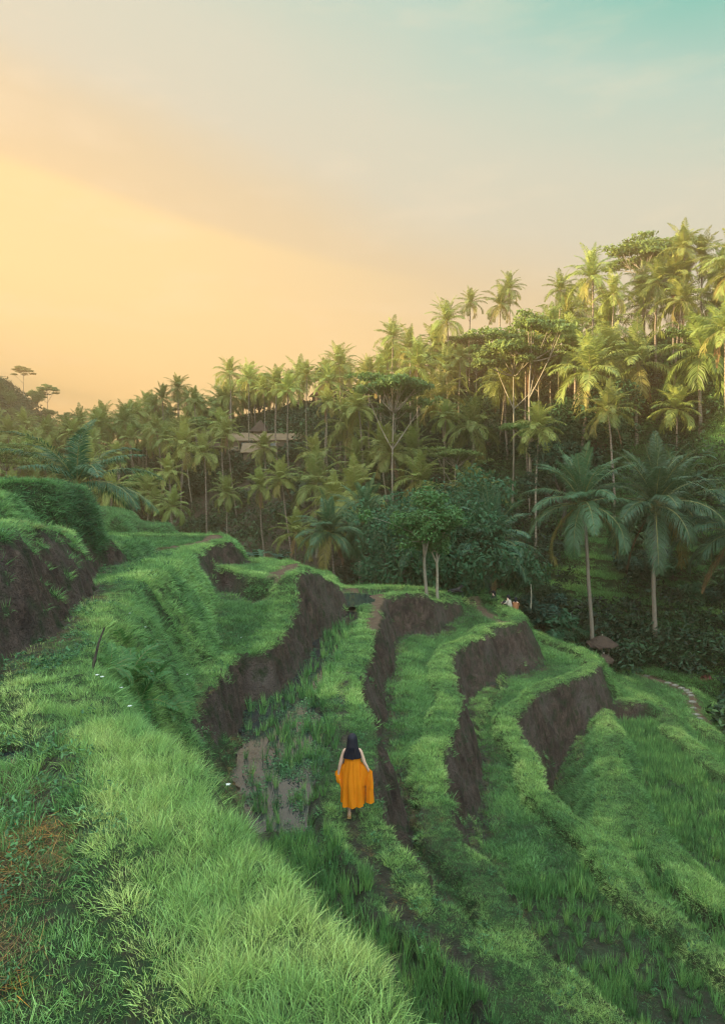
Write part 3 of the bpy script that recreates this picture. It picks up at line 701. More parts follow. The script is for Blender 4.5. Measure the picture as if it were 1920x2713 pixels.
def grass():
    n = len(gx)
    area = (gy + 3) ** 2 * (math.log(72 / 2) / (NR - 1)) * (1.32 / (NCc - 1))
    jx = gx + rng.uniform(-.5, .5, n) * (gy + 3) * 1.32 / (NCc - 1); jy = gy + rng.uniform(-.5, .5, n) * (gy + 3) * math.log(36) / (NR - 1)
    # jitter height by the local slope plane
    gz = gh2 - gnx * (jx - gx) - gny * (jy - gy)
    gz = np.where(slope > 2.0, gh2, gz); jx = np.where(slope > 2.0, gx, jx); jy = np.where(slope > 2.0, gy, jy)
    nr = np.stack([np.clip(gnx, -1.6, 1.6) * .6, np.clip(gny, -1.6, 1.6) * .6, np.ones(n)], 1) + rng.normal(0, .10, (n, 3))
    far = gy > 17
    vis = (gid >= 0) & (np.abs(gx) < 0.64 * np.maximum(gy, 0.5) + 1.2) & (gy > 0.7) & (gy < 66)
    nb = np.where(bare > .35, 0, 1) * (1 - path) * vis * (pud < .5)
    A = lambda k: gid == TID[k]
    big = fbm(gx * .5, gy * .5, 51, 3); fine = fbm(gx * 2.3, gy * 2.3, 52, 3)
    tint = 0.5 + (big - .5) * .45 + (fine - .5) * .35
    lipm = sstep(-.2, 0.0, gsd) * sstep(1.1, .7, gsd)
    fl = gy + (fbm(gx * .4, gy * .4, 50, 2) - .5) * 4
    field = (gsd > .95) & (((gid == TID['c']) & (fl < 11)) | ((gid == TID['d']) & (fl < 18)) | ((gid == TID['e']) & (fl < 26)) | (gid == TID['f']) | (gid == TID['g']))
    wf = A('w') & (gsd > .95)
    a_, k_ = A('a'), np.isin(gid, [TID[k] for k in ('k', 'n')])
    mm = A('m')
    arim = a_ & (gsd < .62 + .5 * (fine - .5) + rng.normal(0, .12, n)) & (gy < 7.4 + (fine - .5) * 2) & (gx > -5)
    aint = a_ & (gsd >= .75) & (gy < 12)
    rockhole = a_ & (gx < -1.15 - 0.22 * gy + (fine - .5) * .8) & (gy < 6.5)
    mudsp = a_ & (mud > .5)
    steep = slope > .8
    T = tint.copy()
    T = np.where(lipm > .5, T + .20, T)
    T = np.where(steep & ~arim, T + .04 + .08 * a_, T)
    T = np.where(field, T - .04, T)
    T = np.where(arim, .80 + (fine - .5) * .5, T)
    T = np.where(aint & ~rockhole, T + .16 + .14 * sstep(2.2, .4, gsd), T)
    T = np.where(mm, T - .24, T)
    T = np.where(k_, T - .04, T)
    T = np.where(gid == TID['far_1'], .38, T); T = np.where(gid == TID['far_2'], .42, T)
    T = np.clip(T + rng.normal(0, .06, n), .02, 1)
    # density per m2 and kind choice
    den = np.where(far, 80.0, 120.0)
    den = np.where(gy < 6, 210, den)
    den = np.where(arim, 190, den)
    den = np.where(field | wf, np.where(field, 24, np.where(gy < 12, 34, 3.0)), den)
    den = np.where(lipm > .5, den * 1.7, den)
    den = np.where(rockhole, den * (.25 + .5 * (fine > .5)), den)
    den = np.where(mudsp, den * .3, den)
    fo = sstep(.95, .25, gfoot + (fine - .5) * .8)
    den = den * (1 - .85 * fo) * np.where(dkm > .4, .12, 1)
    den = np.where(mm, den * 1.5, den)
    pr = np.clip(den * area, 0, 1) * nb
    # a little moss and trailing grass on the cut faces
    hang = (bare > .35) & vis & ((gsd > -.08) | (k_ & (gsd > -.10 - .5 * fbm(gx * .7, gy * .7, 57, 2))))
    pr = np.where(hang, np.clip(30 * area, 0, 1) * .5, pr)
    tuft = (bare > .35) & vis & (fbm(gx * 1.5, gy * 1.5 + gh, 55, 3) > .68)
    pr = np.where(tuft & ~hang, np.clip(16 * area, 0, 1) * .3, pr)
    pickm = rng.uniform(0, 1, n)
    s = rng.uniform(0, 1, n) < pr
    kind = np.where(far, 9, 0)                                 # turf
    slopy = (steep | k_ | mm | hang) & ~(lipm > .5)
    midg = (fine + big) / 2 + rng.normal(0, .08, n)
    kind = np.where(slopy | (midg > .56), np.where(far, 12, 3), kind)
    kind = np.where(arim, 6, kind)
    kind = np.where(a_ & steep & (gy < 20) & (midg > .5), 6, kind)
    kind = np.where(aint & ~rockhole & (midg < .56), 0, kind)
    kind = kind + rng.integers(0, 3, n)
    sc = rng.uniform(.75, 1.3, n) * np.where(lipm > .5, .72, 1)
    sc = np.where(arim, sc * .92, sc)
    sc = np.where(mm & ~far, sc * .8, sc)
    sc = np.where(gy > 38, sc * 1.35, sc)
    grass_sel = s & ~(field | wf) 
    grass_sel |= s & field & (rng.uniform(0, 1, n) < .55)
    def put(name, coll, m, sc_, tint_, pick_, label, cat, dz=0.0):
        i = np.where(m)[0]
        print("N", name, len(i), flush=True)
        scatter(name, coll, np.stack([jx[i], jy[i], np.where(in_w[i] & (gy[i] > 12), np.maximum(gz[i], WL - .01), gz[i]) + dz], 1), nr[i], sc_[i], tint_[i], pick_[i], label, cat)
    put('grass', GC, grass_sel, sc, T, kind, 'green grass covering the terrace banks and rims', 'grass')
    # rice in rows across the flooded and planted fields
    ricem = (field | wf) & vis & (pud < .5) & (bare < .3) & (gfoot > .25)
    rden = np.where(wf, 10.5, 34.0) * (0.35 + 1.2 * sstep(.38, .6, fbm(gx * .6, gy * .6, 61, 3)))
    wetgap = wf & (fbm(gx * .55 + 3, gy * .35, 8, 3) < .50)
    rden = np.where(wetgap, rden * .75, rden)
    rden = np.where((chm > .3) & (gy > 12), 4.5, rden)
    rden = np.where(gy > 17, rden * 1.1, rden)
    wlow = wf & (gy < 12.0 + (fine - .5) * 2)
    rden = np.where(wlow, 52, rden)
    rt_low = wlow
    rs = ricem & (rng.uniform(0, 1, n) < np.clip(rden * area, 0, 1))
    # also stubble clumps standing in the near left field
    rs |= rockhole & vis & (rng.uniform(0, 1, n) < 9 * area)
    rt = np.clip(.42 + (fine - .5) * .5 + np.where(wf, .12, .12) + rng.normal(0, .1, n), .1, .8)
    rk = np.where(far, 4 + rng.integers(0, 2, n), rng.integers(0, 4, n))
    nr[:] = np.array([0, 0, 1]) + rng.normal(0, .07, (n, 3))
    put('rice_plants', RC, rs, rng.uniform(.7, 1.25, n) * np.where(gy > 17, 1.15, 1) * np.where(a_, .55, 1), rt, rk, 'rice plants standing in the terrace fields', 'rice')
    wd = vis & (bare < .3) & (path < .3) & (gy < 26)
    wdd = np.where(a_, 14 * sstep(.45, .65, fbm(gx * 1.1, gy * 1.1, 65, 3)), 4) + np.where(rockhole, 40 * sstep(.45, .6, fbm(gx * 1.3, gy * 1.3, 66, 3)), 0) + np.where(wf, 46 * sstep(.42, .58, fbm(gx * 1., gy * 1., 67, 3)), 0)
    wdd = np.where((chm > .3) & (gy > 12), 7, wdd)
    ws = wd & (rng.uniform(0, 1, n) < np.clip(wdd * area, 0, 1)) & ~(arim & (gsd < .6))
    put('weeds', WC, ws, rng.uniform(.7, 1.5, n), np.clip(.5 + (fine - .5) * .8 + rng.normal(0, .12, n), 0, 1), rng.integers(0, 5, n), 'small leafy weeds among the grass and on the mud', 'weeds')
    sd2 = vis & (bare < .5) & (gy < 50)
    st_d = np.where(gfoot < 1.0, 20, 0) + np.where(field | wf, 2.0 * sstep(.5, .65, fbm(gx * .5, gy * .5, 68, 3)), 0) + np.where(rockhole, 90 * sstep(.48, .6, fbm(gx * .9 + 7, gy * .9, 69, 3)), 0) + np.where(dkm > .3, 6, 0)
    ss = sd2 & (rng.uniform(0, 1, n) < np.clip(st_d * area, 0, 1))
    tt_ = np.clip(np.where(rockhole & (gy < 5), .56, .36) + rng.normal(0, .17, n), 0, 1)
    put('dry_straw', SCc, ss, rng.uniform(.8, 1.4, n), tt_, rng.integers(0, 3, n), 'brown dry straw lying at the feet of the banks', 'straw', .02)
grass()

def undergrowth():
    """shrubs and ferny growth on the valley floor and opposite slope: too dense to count"""
    n = 17000
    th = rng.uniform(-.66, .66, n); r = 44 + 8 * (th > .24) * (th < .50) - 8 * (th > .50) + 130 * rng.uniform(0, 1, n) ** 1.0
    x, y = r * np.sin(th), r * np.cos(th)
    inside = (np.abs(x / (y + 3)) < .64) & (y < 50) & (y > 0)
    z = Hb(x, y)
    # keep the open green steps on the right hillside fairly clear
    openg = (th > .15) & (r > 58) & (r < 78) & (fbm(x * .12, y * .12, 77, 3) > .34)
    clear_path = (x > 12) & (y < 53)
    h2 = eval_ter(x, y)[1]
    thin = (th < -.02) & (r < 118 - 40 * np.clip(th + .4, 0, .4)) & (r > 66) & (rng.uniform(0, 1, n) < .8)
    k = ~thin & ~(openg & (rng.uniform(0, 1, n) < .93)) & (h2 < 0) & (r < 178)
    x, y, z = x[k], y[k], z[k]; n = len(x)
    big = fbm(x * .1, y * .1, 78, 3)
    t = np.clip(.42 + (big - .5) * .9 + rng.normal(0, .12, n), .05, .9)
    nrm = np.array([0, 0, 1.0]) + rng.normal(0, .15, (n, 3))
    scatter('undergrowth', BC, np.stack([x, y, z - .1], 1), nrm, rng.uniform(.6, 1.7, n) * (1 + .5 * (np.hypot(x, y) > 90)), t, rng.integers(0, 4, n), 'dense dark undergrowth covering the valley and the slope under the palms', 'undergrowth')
    m_ = 5200; x = -rng.uniform(92, 175, m_); y = rng.uniform(20, 292, m_)
    scatter('ridge_scrub', BC, np.stack([x, y, Hb(x, y) - .2], 1), np.array([0, 0, 1.0]) + rng.normal(0, .15, (m_, 3)), rng.uniform(1.8, 3.6, m_), np.clip(.4 + rng.normal(0, .15, m_), .05, .9), rng.integers(0, 4, m_), 'scrub covering the hazy ridge at the far left', 'scrub')
    # grass on the open steps of the right hillside
    n = 26000
    th = rng.uniform(.08, .66, n); r = rng.uniform(48, 84, n); x, y = r * np.sin(th), r * np.cos(th)
    h2 = eval_ter(x, y)[1]; k = h2 < 0; x, y = x[k], y[k]; n = len(x)
    t = np.clip(.55 + (fbm(x * .3, y * .3, 79, 3) - .5) * .9, .1, .9)
    scatter('hillside_grass', GC, np.stack([x, y, Hb(x, y)], 1), np.array([0, 0, 1.0]) + rng.normal(0, .1, (n, 3)), rng.uniform(1.6, 2.6, n), t, 12 + rng.integers(0, 3, n), 'grass on the stepped green hillside behind the valley palms', 'grass')
undergrowth()
# ------------------------------------------------------------------ palms and trees
def ringed_bark(m, dark, scale):
    nt = m.node_tree; b = nt.nodes['Principled BSDF']
    tc = nt.nodes.new('ShaderNodeTexCoord'); w = nt.nodes.new('ShaderNodeTexWave'); w.bands_direction = 'Z'; w.inputs['Scale'].default_value = scale; w.inputs['Distortion'].default_value = 1.5; w.inputs['Detail'].default_value = 2
    nt.links.new(tc.outputs['Object'], w.inputs['Vector'])
    mr = nt.nodes.new('ShaderNodeMapRange'); mr.inputs[1].default_value = .0; mr.inputs[2].default_value = .35; mr.inputs[3].default_value = .55; mr.inputs[4].default_value = 0
    nt.links.new(w.outputs[0], mr.inputs[0])
    mx = nt.nodes.new('ShaderNodeMixRGB'); nt.links.new(mr.outputs[0], mx.inputs[0])
    nt.links.new(b.inputs['Base Color'].links[0].from_socket, mx.inputs[1]); mx.inputs[2].default_value = dark + (1,)
    nt.links.new(mx.outputs[0], b.inputs['Base Color'])
ringed_bark(M['bark'], (0.06, 0.045, 0.035), 1.3)
ringed_bark(M['darkbark'], (0.025, 0.02, 0.018), 1.3)

def frond(mb, g, az, e0, droop, L, npair, mats, lw=.05, ll=.95, hang=.5, twist=0.0, nseg=10):
    s = np.linspace(0, 1, nseg + 1)
    e = e0 - droop * s ** 1.4
    ds = L / nseg
    hx = np.concatenate([[0], np.cumsum(np.cos((e[:-1] + e[1:]) / 2) * ds)]); hz = np.concatenate([[0], np.cumsum(np.sin((e[:-1] + e[1:]) / 2) * ds)])
    side_sway = g.normal(0, .06) * L * s ** 2
    ca, sa = math.cos(az), math.sin(az)
    P = np.stack([ca * hx - sa * side_sway, sa * hx + ca * side_sway, hz], 1)
    m_leaf, m_r = mats
    mb.tube(P, np.linspace(.035, .008, nseg + 1) * L / 4, n=3, m=m_r, cap=False)
    t = np.linspace(.10, .995, npair) + g.normal(0, .004, npair)
    pos = np.stack([np.interp(t, s, P[:, k]) for k in range(3)], 1)
    tan = np.stack([np.interp(t, s, np.gradient(P[:, k])) for k in range(3)], 1); tan /= np.linalg.norm(tan, axis=1)[:, None]
    up = np.array([0, 0, 1.0]); sd = np.cross(tan, up); ns = np.linalg.norm(sd, axis=1)[:, None]; fallback = np.array([-sa, ca, 0.0])
    sd = np.where(ns > .15, sd / np.maximum(ns, 1e-6), -fallback)
    nrm = np.cross(sd, tan)
    prof = (np.sin(np.pi * (0.16 + 0.80 * t)) ** .8) * ll
    for sg in (-1, 1):
        n = npair
        l = prof * g.uniform(.82, 1.1, n)
        fw = .45 + .5 * t + g.normal(0, .06, n)
        d = sd * sg + tan * fw[:, None] + nrm * (.28 + g.normal(0, .08, n))[:, None]; d /= np.linalg.norm(d, axis=1)[:, None]
        hg = (hang * g.uniform(.6, 1.3, n))[:, None]
        p1 = pos + d * l[:, None] * .5 - up * l[:, None] * hg * .12
        p2 = pos + d * l[:, None] * .92 - up * l[:, None] * hg * .55
        wv = np.cross(d, nrm); wv /= np.linalg.norm(wv, axis=1)[:, None] + 1e-6
        wv = wv * .8 + nrm * .25 * g.normal(0, 1, n)[:, None]; wv *= lw * .5
        V = np.stack([pos - wv * .5, pos + wv * .5, p1 + wv, p1 - wv, p2], 1).reshape(-1, 3)
        o = np.arange(n)[:, None] * 5
        mb.add(V, np.concatenate([o, o + 1, o + 2, o + 3], 1), m_leaf)
        mb.add(V, np.concatenate([o + 3, o + 2, o + 4], 1), m_leaf)
def palm_crown(seed, nf=24, L=4.2, npair=26, lw=.07, near=False, dead=2, yel=2, arch=False):
    g = np.random.default_rng(seed); mb = MB()
    for i in range(nf):
        q = i / (nf - 1)                       # 0 = newest, upright
        az = i * 2.39996 + g.normal(0, .18)
        e0 = R(88 - 118 * q ** 1.45) + g.normal(0, .09)
        dr = R(42 + 52 * q) * g.uniform(.8, 1.25)
        if q < .14: dr *= .4
        if arch: e0 = R(80 - 72 * q) + g.normal(0, .1); dr = R(62) * g.uniform(.8, 1.3)
        lw_, ll, m = lw, 1.15, 0
        if i >= nf - dead: m = 2; e0 = R(-55) + g.normal(0, .25); dr = .5; lw_ *= .7; ll *= .45
        elif i >= nf - dead - yel: m = 1; e0 -= .05
        frond(mb, g, az, e0, dr, L * g.uniform(.82, 1.08) * (.85 if q < .08 else 1), npair, (m, 3 if m < 2 else 2), lw_, ll, hang=.45 + .9 * q)
    # fibrous heart of the crown
    for k in range(7):
        a = k * .9; mb.tube([(0, 0, -.5), (.10 * math.cos(a), .10 * math.sin(a), 0), (.28 * math.cos(a), .28 * math.sin(a), .5)], [.13, .09, .03], n=5, m=3)
    return mb
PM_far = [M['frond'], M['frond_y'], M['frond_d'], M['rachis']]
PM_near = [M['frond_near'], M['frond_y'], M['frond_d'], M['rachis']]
crowns_far = [palm_crown(100 + i, nf=28, npair=36, lw=.10, dead=[0, 1, 1, 0, 2, 1, 0][i], yel=[1, 1, 2, 0, 2, 1, 1][i], L=[4.5, 4.3, 4.7, 4.1, 4.6, 4.4, 4.7][i]).mesh('palm_crown', PM_far) for i in range(7)]
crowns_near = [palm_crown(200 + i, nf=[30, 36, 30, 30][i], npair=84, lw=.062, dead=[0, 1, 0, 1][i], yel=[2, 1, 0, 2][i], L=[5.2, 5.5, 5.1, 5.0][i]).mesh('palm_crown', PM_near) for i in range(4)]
crown_left = palm_crown(233, nf=19, npair=84, lw=.05, dead=0, yel=0, L=5.4, arch=True).mesh('palm_crown', PM_near)
def palm_trunk(seed, bark, bend=.8, n=8):
    g = np.random.default_rng(seed); a = g.uniform(0, 6.28); z = np.linspace(0, 10, 15); t = z / 10
    off = bend * (t ** 1.8 if seed % 2 else np.sin(t * 2.4) * .7) * g.uniform(.4, 1)
    x = off * math.cos(a) + .05 * np.sin(t * 9); y = off * math.sin(a)
    x -= x[0]; y -= y[0]
    mb = MB(); mb.tube(np.stack([x, y, z], 1), .115 + .055 * (1 - t) ** 1.0 + .12 * np.exp(-t * 22), n=n)
    return mb.mesh('palm_trunk', [bark], smooth=True), (x[-1], y[-1])
trunks = [palm_trunk(i, M['bark'], 1.2) for i in range(5)]
trunks_pale = [palm_trunk(10 + i, M['palebark'], .8, 12) for i in range(3)]
trunk_dark = palm_trunk(21, M['darkbark'], .4, 10)
def coconut_mesh():
    mb = MB(); g = np.random.default_rng(5)
    for k in range(11):
        a = k * 2.4; mb.ball((.27 * math.cos(a), .27 * math.sin(a), -.25 - .2 * (k % 3) * .7), (.11, .11, .14), 8)
    return mb.mesh('coconuts', [M['coconut']], smooth=True)
coco = coconut_mesh()
def palm(base, top, s, crown_me, trunk, label, group=None, nuts=False, name='coconut_palm'):
    """base, top: world points; the trunk is leaned so its top meets the crown"""
    base = Vector(base); top = Vector(top); rz = random.uniform(0, 6.28)
    e = empty(name, base); tag(e, label, 'palm tree', group)
    me, (ox, oy) = trunk
    H = top.z - base.z
    t = bpy.data.objects.new('trunk', me); link(t, e)
    # shear-free lean: rotate so (ox*s, oy*s, H) points to the top
    v0 = Vector((ox * s, oy * s, H)); v1 = top - base
    q = v0.rotation_difference(v1)
    t.rotation_mode = 'QUATERNION'; t.rotation_quaternion = q; k = v1.length / v0.length
    t.scale = (s, s, H / 10 * k)
    c = bpy.data.objects.new('crown', crown_me); link(c, e); c.location = v1; c.rotation_euler = (random.uniform(-.08, .08), random.uniform(-.08, .08), rz); c.scale = (s, s, s)
    if nuts:
        n = bpy.data.objects.new('coconuts', coco); link(n, e); n.location = v1; n.scale = (s, s, s)
    return e

def leafy(seed, clusters, nleaf, size, up=.5):
    """clusters: (x,y,z,rx,rz); returns a crown mesh builder of small leaf quads"""
    g = np.random.default_rng(seed); Vs = []
    tot = sum(c[3] ** 2 * c[4] for c in clusters)
    for c in clusters:
        n = max(12, int(nleaf * (c[3] ** 2 * c[4]) / tot))
        u = g.normal(size=(n, 3)); u /= np.linalg.norm(u, axis=1)[:, None]
        rad = g.uniform(.15, 1, n) ** .45 * (1 + .22 * np.sin(u[:, 0] * 5 + c[0] * 3) * np.sin(u[:, 1] * 6 + c[2]))
        ctr = u * rad[:, None] * np.array([c[3], c[3], c[4]]) + np.array(c[:3])
        nm = u * .6 + g.normal(size=(n, 3)) * .5; nm[:, 2] += up; nm /= np.linalg.norm(nm, axis=1)[:, None]
        t = g.normal(size=(n, 3)); t -= (t * nm).sum(1)[:, None] * nm; t /= np.linalg.norm(t, axis=1)[:, None]
        b = np.cross(nm, t); s = size * g.uniform(.6, 1.35, n)[:, None]
        Vs.append(np.stack([ctr - t * s, ctr + b * s * .5 - nm * s * .12, ctr + t * s, ctr - b * s * .5 - nm * s * .12], 1).reshape(-1, 3))
    V = np.concatenate(Vs); n = len(V) // 4
    return V, np.arange(4 * n).reshape(n, 4)
def branch_tree(seed, H, fork, spread, kind, nleaf, size, bark, leafm, r0=.16, lean=0.0, stems=1, ncl=9):
    """kind: 'umbrella' flat layered crown on a tall bare trunk, 'dense' rounded crown"""
    g = np.random.default_rng(seed); mb = MB(); cl = []
    for s_ in range(stems):
        a0 = g.uniform(0, 6.28); so = .0 if stems == 1 else .25
        b = np.array([so * math.cos(a0), so * math.sin(a0), 0]); ln = lean * H if stems == 1 else spread * .35
        ft = np.array([b[0] + ln * math.cos(a0), b[1] + ln * math.sin(a0), H * fork])
        z = np.linspace(0, 1, 9)[:, None]
        wob = np.stack([np.sin(z[:, 0] * 7 + seed), np.cos(z[:, 0] * 5 + seed), z[:, 0] * 0], 1) * .06 * z * H / 8
        P = b + (ft - b) * z + wob
        rs = r0 / math.sqrt(stems); mb.tube(P, rs * (1 - .4 * z[:, 0]) + rs * .5 * np.exp(-z[:, 0] * 20), n=8)
        nb = max(3, ncl // stems)
        for i in range(nb):
            a = a0 + i * 2.4 + g.normal(0, .3); st = P[-1] if i < nb - 2 else P[-3]
            if kind == 'umbrella':
                rr = spread * math.sqrt((i + .6) / nb) ; zz = H * (1 - .5 * (1 - fork) * g.uniform(0, 1)) - (rr / spread) ** 2 * H * .09
                end = np.array([ft[0] + rr * math.cos(a), ft[1] + rr * math.sin(a), zz]); crx, crz = spread * g.uniform(.30, .42), spread * g.uniform(.08, .13)
            else:
                rr = spread * g.uniform(.25, .68) if i else 0; zz = H * fork + (H * (1 - fork)) * g.uniform(.15, .82)
                end = np.array([ft[0] + rr * math.cos(a), ft[1] + rr * math.sin(a), zz]); crx, crz = spread * g.uniform(.30, .46), spread * g.uniform(.22, .36)
            mid = (st + end) / 2 + np.array([0, 0, -.06 * H * g.uniform(0, 1)])
            t = np.linspace(0, 1, 6)[:, None]; Pb = (1 - t) ** 2 * st + 2 * t * (1 - t) * mid + t ** 2 * end
            mb.tube(Pb, rs * .5 * (1 - .8 * t[:, 0]) + .012, n=5)
            cl.append((*end, crx, crz))
            for k in range(2):     # twigs
                e2 = end + np.array([g.normal(0, crx * .6), g.normal(0, crx * .6), g.normal(crz * .3, crz * .5)]); mb.tube([Pb[3], (Pb[3] + e2) / 2 + g.normal(0, .05, 3), e2], [rs * .2, rs * .12, .01], n=4, cap=False)
                cl.append((*e2, crx * .6, crz * .65))
    V, Fq = leafy(seed + 1, cl, nleaf, size)
    return mb.mesh('tree_trunk', [bark], smooth=True), mesh_np('tree_crown', V, Fq, [leafm])
def tree(base, proto, s, label, group=None, name='broadleaf_tree', rz=None, cat='tree', sz=None):
    e = empty(name, base, random.uniform(0, 6.28) if rz is None else rz); tag(e, label, cat, group)
    for nm, me in zip(('trunk', 'crown'), proto):
        o = bpy.data.objects.new(nm, me); link(o, e); o.scale = (s, s, sz or s)
    return e
umb = [branch_tree(300 + i, 14, .76, 3.4, 'umbrella', 5200, .17, M['palebark'], M['leaf'], .11, ncl=14) for i in range(3)]
den = [branch_tree(320 + i, 10, .34, 3.6, 'dense', 5200, .20, M['darkbark'], M['leaf'], .2, ncl=9) for i in range(3)]
dend = [branch_tree(330 + i, 9, .30, 4.0, 'dense', 6000, .19, M['darkbark'], M['leaf_dark'], .2, ncl=10) for i in range(2)]

def ground_z(x, y): return float(Hb(np.array([x]), np.array([y]))[0])
def ter_z(x, y):
    return float(eval_ter(np.array([x]), np.array([y]))[0][0])
def place_crown(u, v, H, d0=58, d1=185):
    best = None
    for d in np.arange(d0, d1, 1.0):
        x, y, z = at_y(u, v, d); h = z - ground_z(x, y)
        if h <= H: return (x, y, z), (x, y, ground_z(x, y) - .3)
        if best is None or h < best[0]: best = (h, (x, y, z), (x, y, ground_z(x, y) - .3))
    return best[1], best[2]

# -- the big palms standing in the valley and behind the terraces: crown (u,v), foot (u,v), distance, scale, crown, trunk
VG = 'coconut palms in the valley behind the terraces'
for (uc, vc, ub, vb, d, s, cr, tr, nuts, lab) in [
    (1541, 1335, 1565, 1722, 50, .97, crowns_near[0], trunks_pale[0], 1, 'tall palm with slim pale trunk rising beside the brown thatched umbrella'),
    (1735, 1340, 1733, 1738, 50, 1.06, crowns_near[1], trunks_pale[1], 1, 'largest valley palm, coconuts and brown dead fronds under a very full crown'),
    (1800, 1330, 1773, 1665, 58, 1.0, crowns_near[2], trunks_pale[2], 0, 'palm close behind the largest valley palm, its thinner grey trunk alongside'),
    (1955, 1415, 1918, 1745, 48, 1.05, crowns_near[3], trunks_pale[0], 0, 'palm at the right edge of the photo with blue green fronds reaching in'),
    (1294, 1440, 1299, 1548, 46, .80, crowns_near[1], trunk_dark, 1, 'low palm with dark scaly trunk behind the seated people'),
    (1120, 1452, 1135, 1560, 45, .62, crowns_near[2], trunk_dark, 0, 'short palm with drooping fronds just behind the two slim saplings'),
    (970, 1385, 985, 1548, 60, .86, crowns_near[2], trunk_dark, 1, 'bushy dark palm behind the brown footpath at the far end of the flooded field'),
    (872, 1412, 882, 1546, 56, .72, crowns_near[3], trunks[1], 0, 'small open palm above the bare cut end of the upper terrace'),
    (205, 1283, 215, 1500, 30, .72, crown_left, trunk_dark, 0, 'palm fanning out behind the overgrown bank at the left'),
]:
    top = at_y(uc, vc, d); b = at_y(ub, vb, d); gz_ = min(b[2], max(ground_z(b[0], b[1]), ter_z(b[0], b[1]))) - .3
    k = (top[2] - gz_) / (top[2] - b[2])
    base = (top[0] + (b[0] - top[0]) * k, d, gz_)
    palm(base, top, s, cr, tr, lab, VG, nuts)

# -- hand placed palms on the opposite slope
HG = 'coconut palms on the opposite hillside'
placed = []      # (u, v, obj, band)
def hill_palm(u, v, H, s=1.0, d0=58, tr=None, cr=None, lean=0.0, dfix=None):
    if dfix: top = at_y(u, v, dfix); base = (top[0], dfix, ground_z(top[0], dfix) - .3)
    else: top, base = place_crown(u, v, H, d0)
    base = (base[0] + lean, base[1], base[2])
    e = palm(base, top, s, cr or random.choice(crowns_far), tr or random.choice(trunks), '', HG)
    placed.append((u, v, e, top, 'palm')); return e
sky_line = [(425, 1050, 0), (478, 1022, 0), (612, 985, 0), (660, 985, 0), (700, 1000, 1), (735, 1002, 0), (770, 1012, 1), (820, 978, 0), (903, 952, 0), (972, 965, 1), (1047, 890, 0), (1090, 905, 1), (1180, 850, 0), (1243, 802, 0),
            (1355, 762, 0), (1330, 800, 1), (1484, 752, 0), (1568, 728, 0), (1628, 760, 1), (1815, 640, 0), (1862, 672, 0), (1905, 690, 0), (1780, 700, 1), (1740, 720, 1)]
for u, v, k in sky_line: hill_palm(u + random.uniform(-8, 8), v + random.uniform(0, 34), 14, random.uniform(.55, .86), 75)
# big lit crowns on the upper right slope
for u, v, s, d in [(1520, 930, 1.1, 72), (1690, 965, 1.12, 68), (1860, 940, 1.2, 64), (1800, 800, 1.2, 76), (1610, 860, 1.05, 80), (1700, 810, 1.0, 84), (1905, 800, 1.1, 78), (1250, 1130, 1.05, 78), (1180, 985, .95, 92), (1790, 1085, .7, 64), (1500, 840, 1, 86), (1080, 1010, .95, 104), (1330, 960, 1.0, 88), (1430, 905, 1.0, 84)]:
    hill_palm(u, v, 14, s * .96, 60, dfix=d)
# the row of tall thin trunks standing in the brown haze on the left
for uc, vc, ub, d in [(414, 1139, 437, 108), (440, 1165, 464, 104), (488, 1140, 508, 106), (585, 1125, 592, 102), (600, 1150, 626, 98), (330, 1120, 372, 112), (345, 1165, 350, 110), (700, 1190, 712, 96), (745, 1270, 775, 84), (832, 1205, 838, 88), (690, 1290, 700, 86), (255, 1120, 262, 125), (1010, 1180, 1030, 84)]:
    top = at_y(uc, vc, d); hill_palm(uc, vc, 15, .70, dfix=d, lean=(ub - uc) / F * d)
def sky_v(u): return float(np.interp(u, [0, 120, 300, 430, 620, 820, 960, 1180, 1350, 1570, 1700, 1920], [1080, 1140, 1110, 1060, 1005, 1000, 955, 875, 775, 745, 690, 690]))
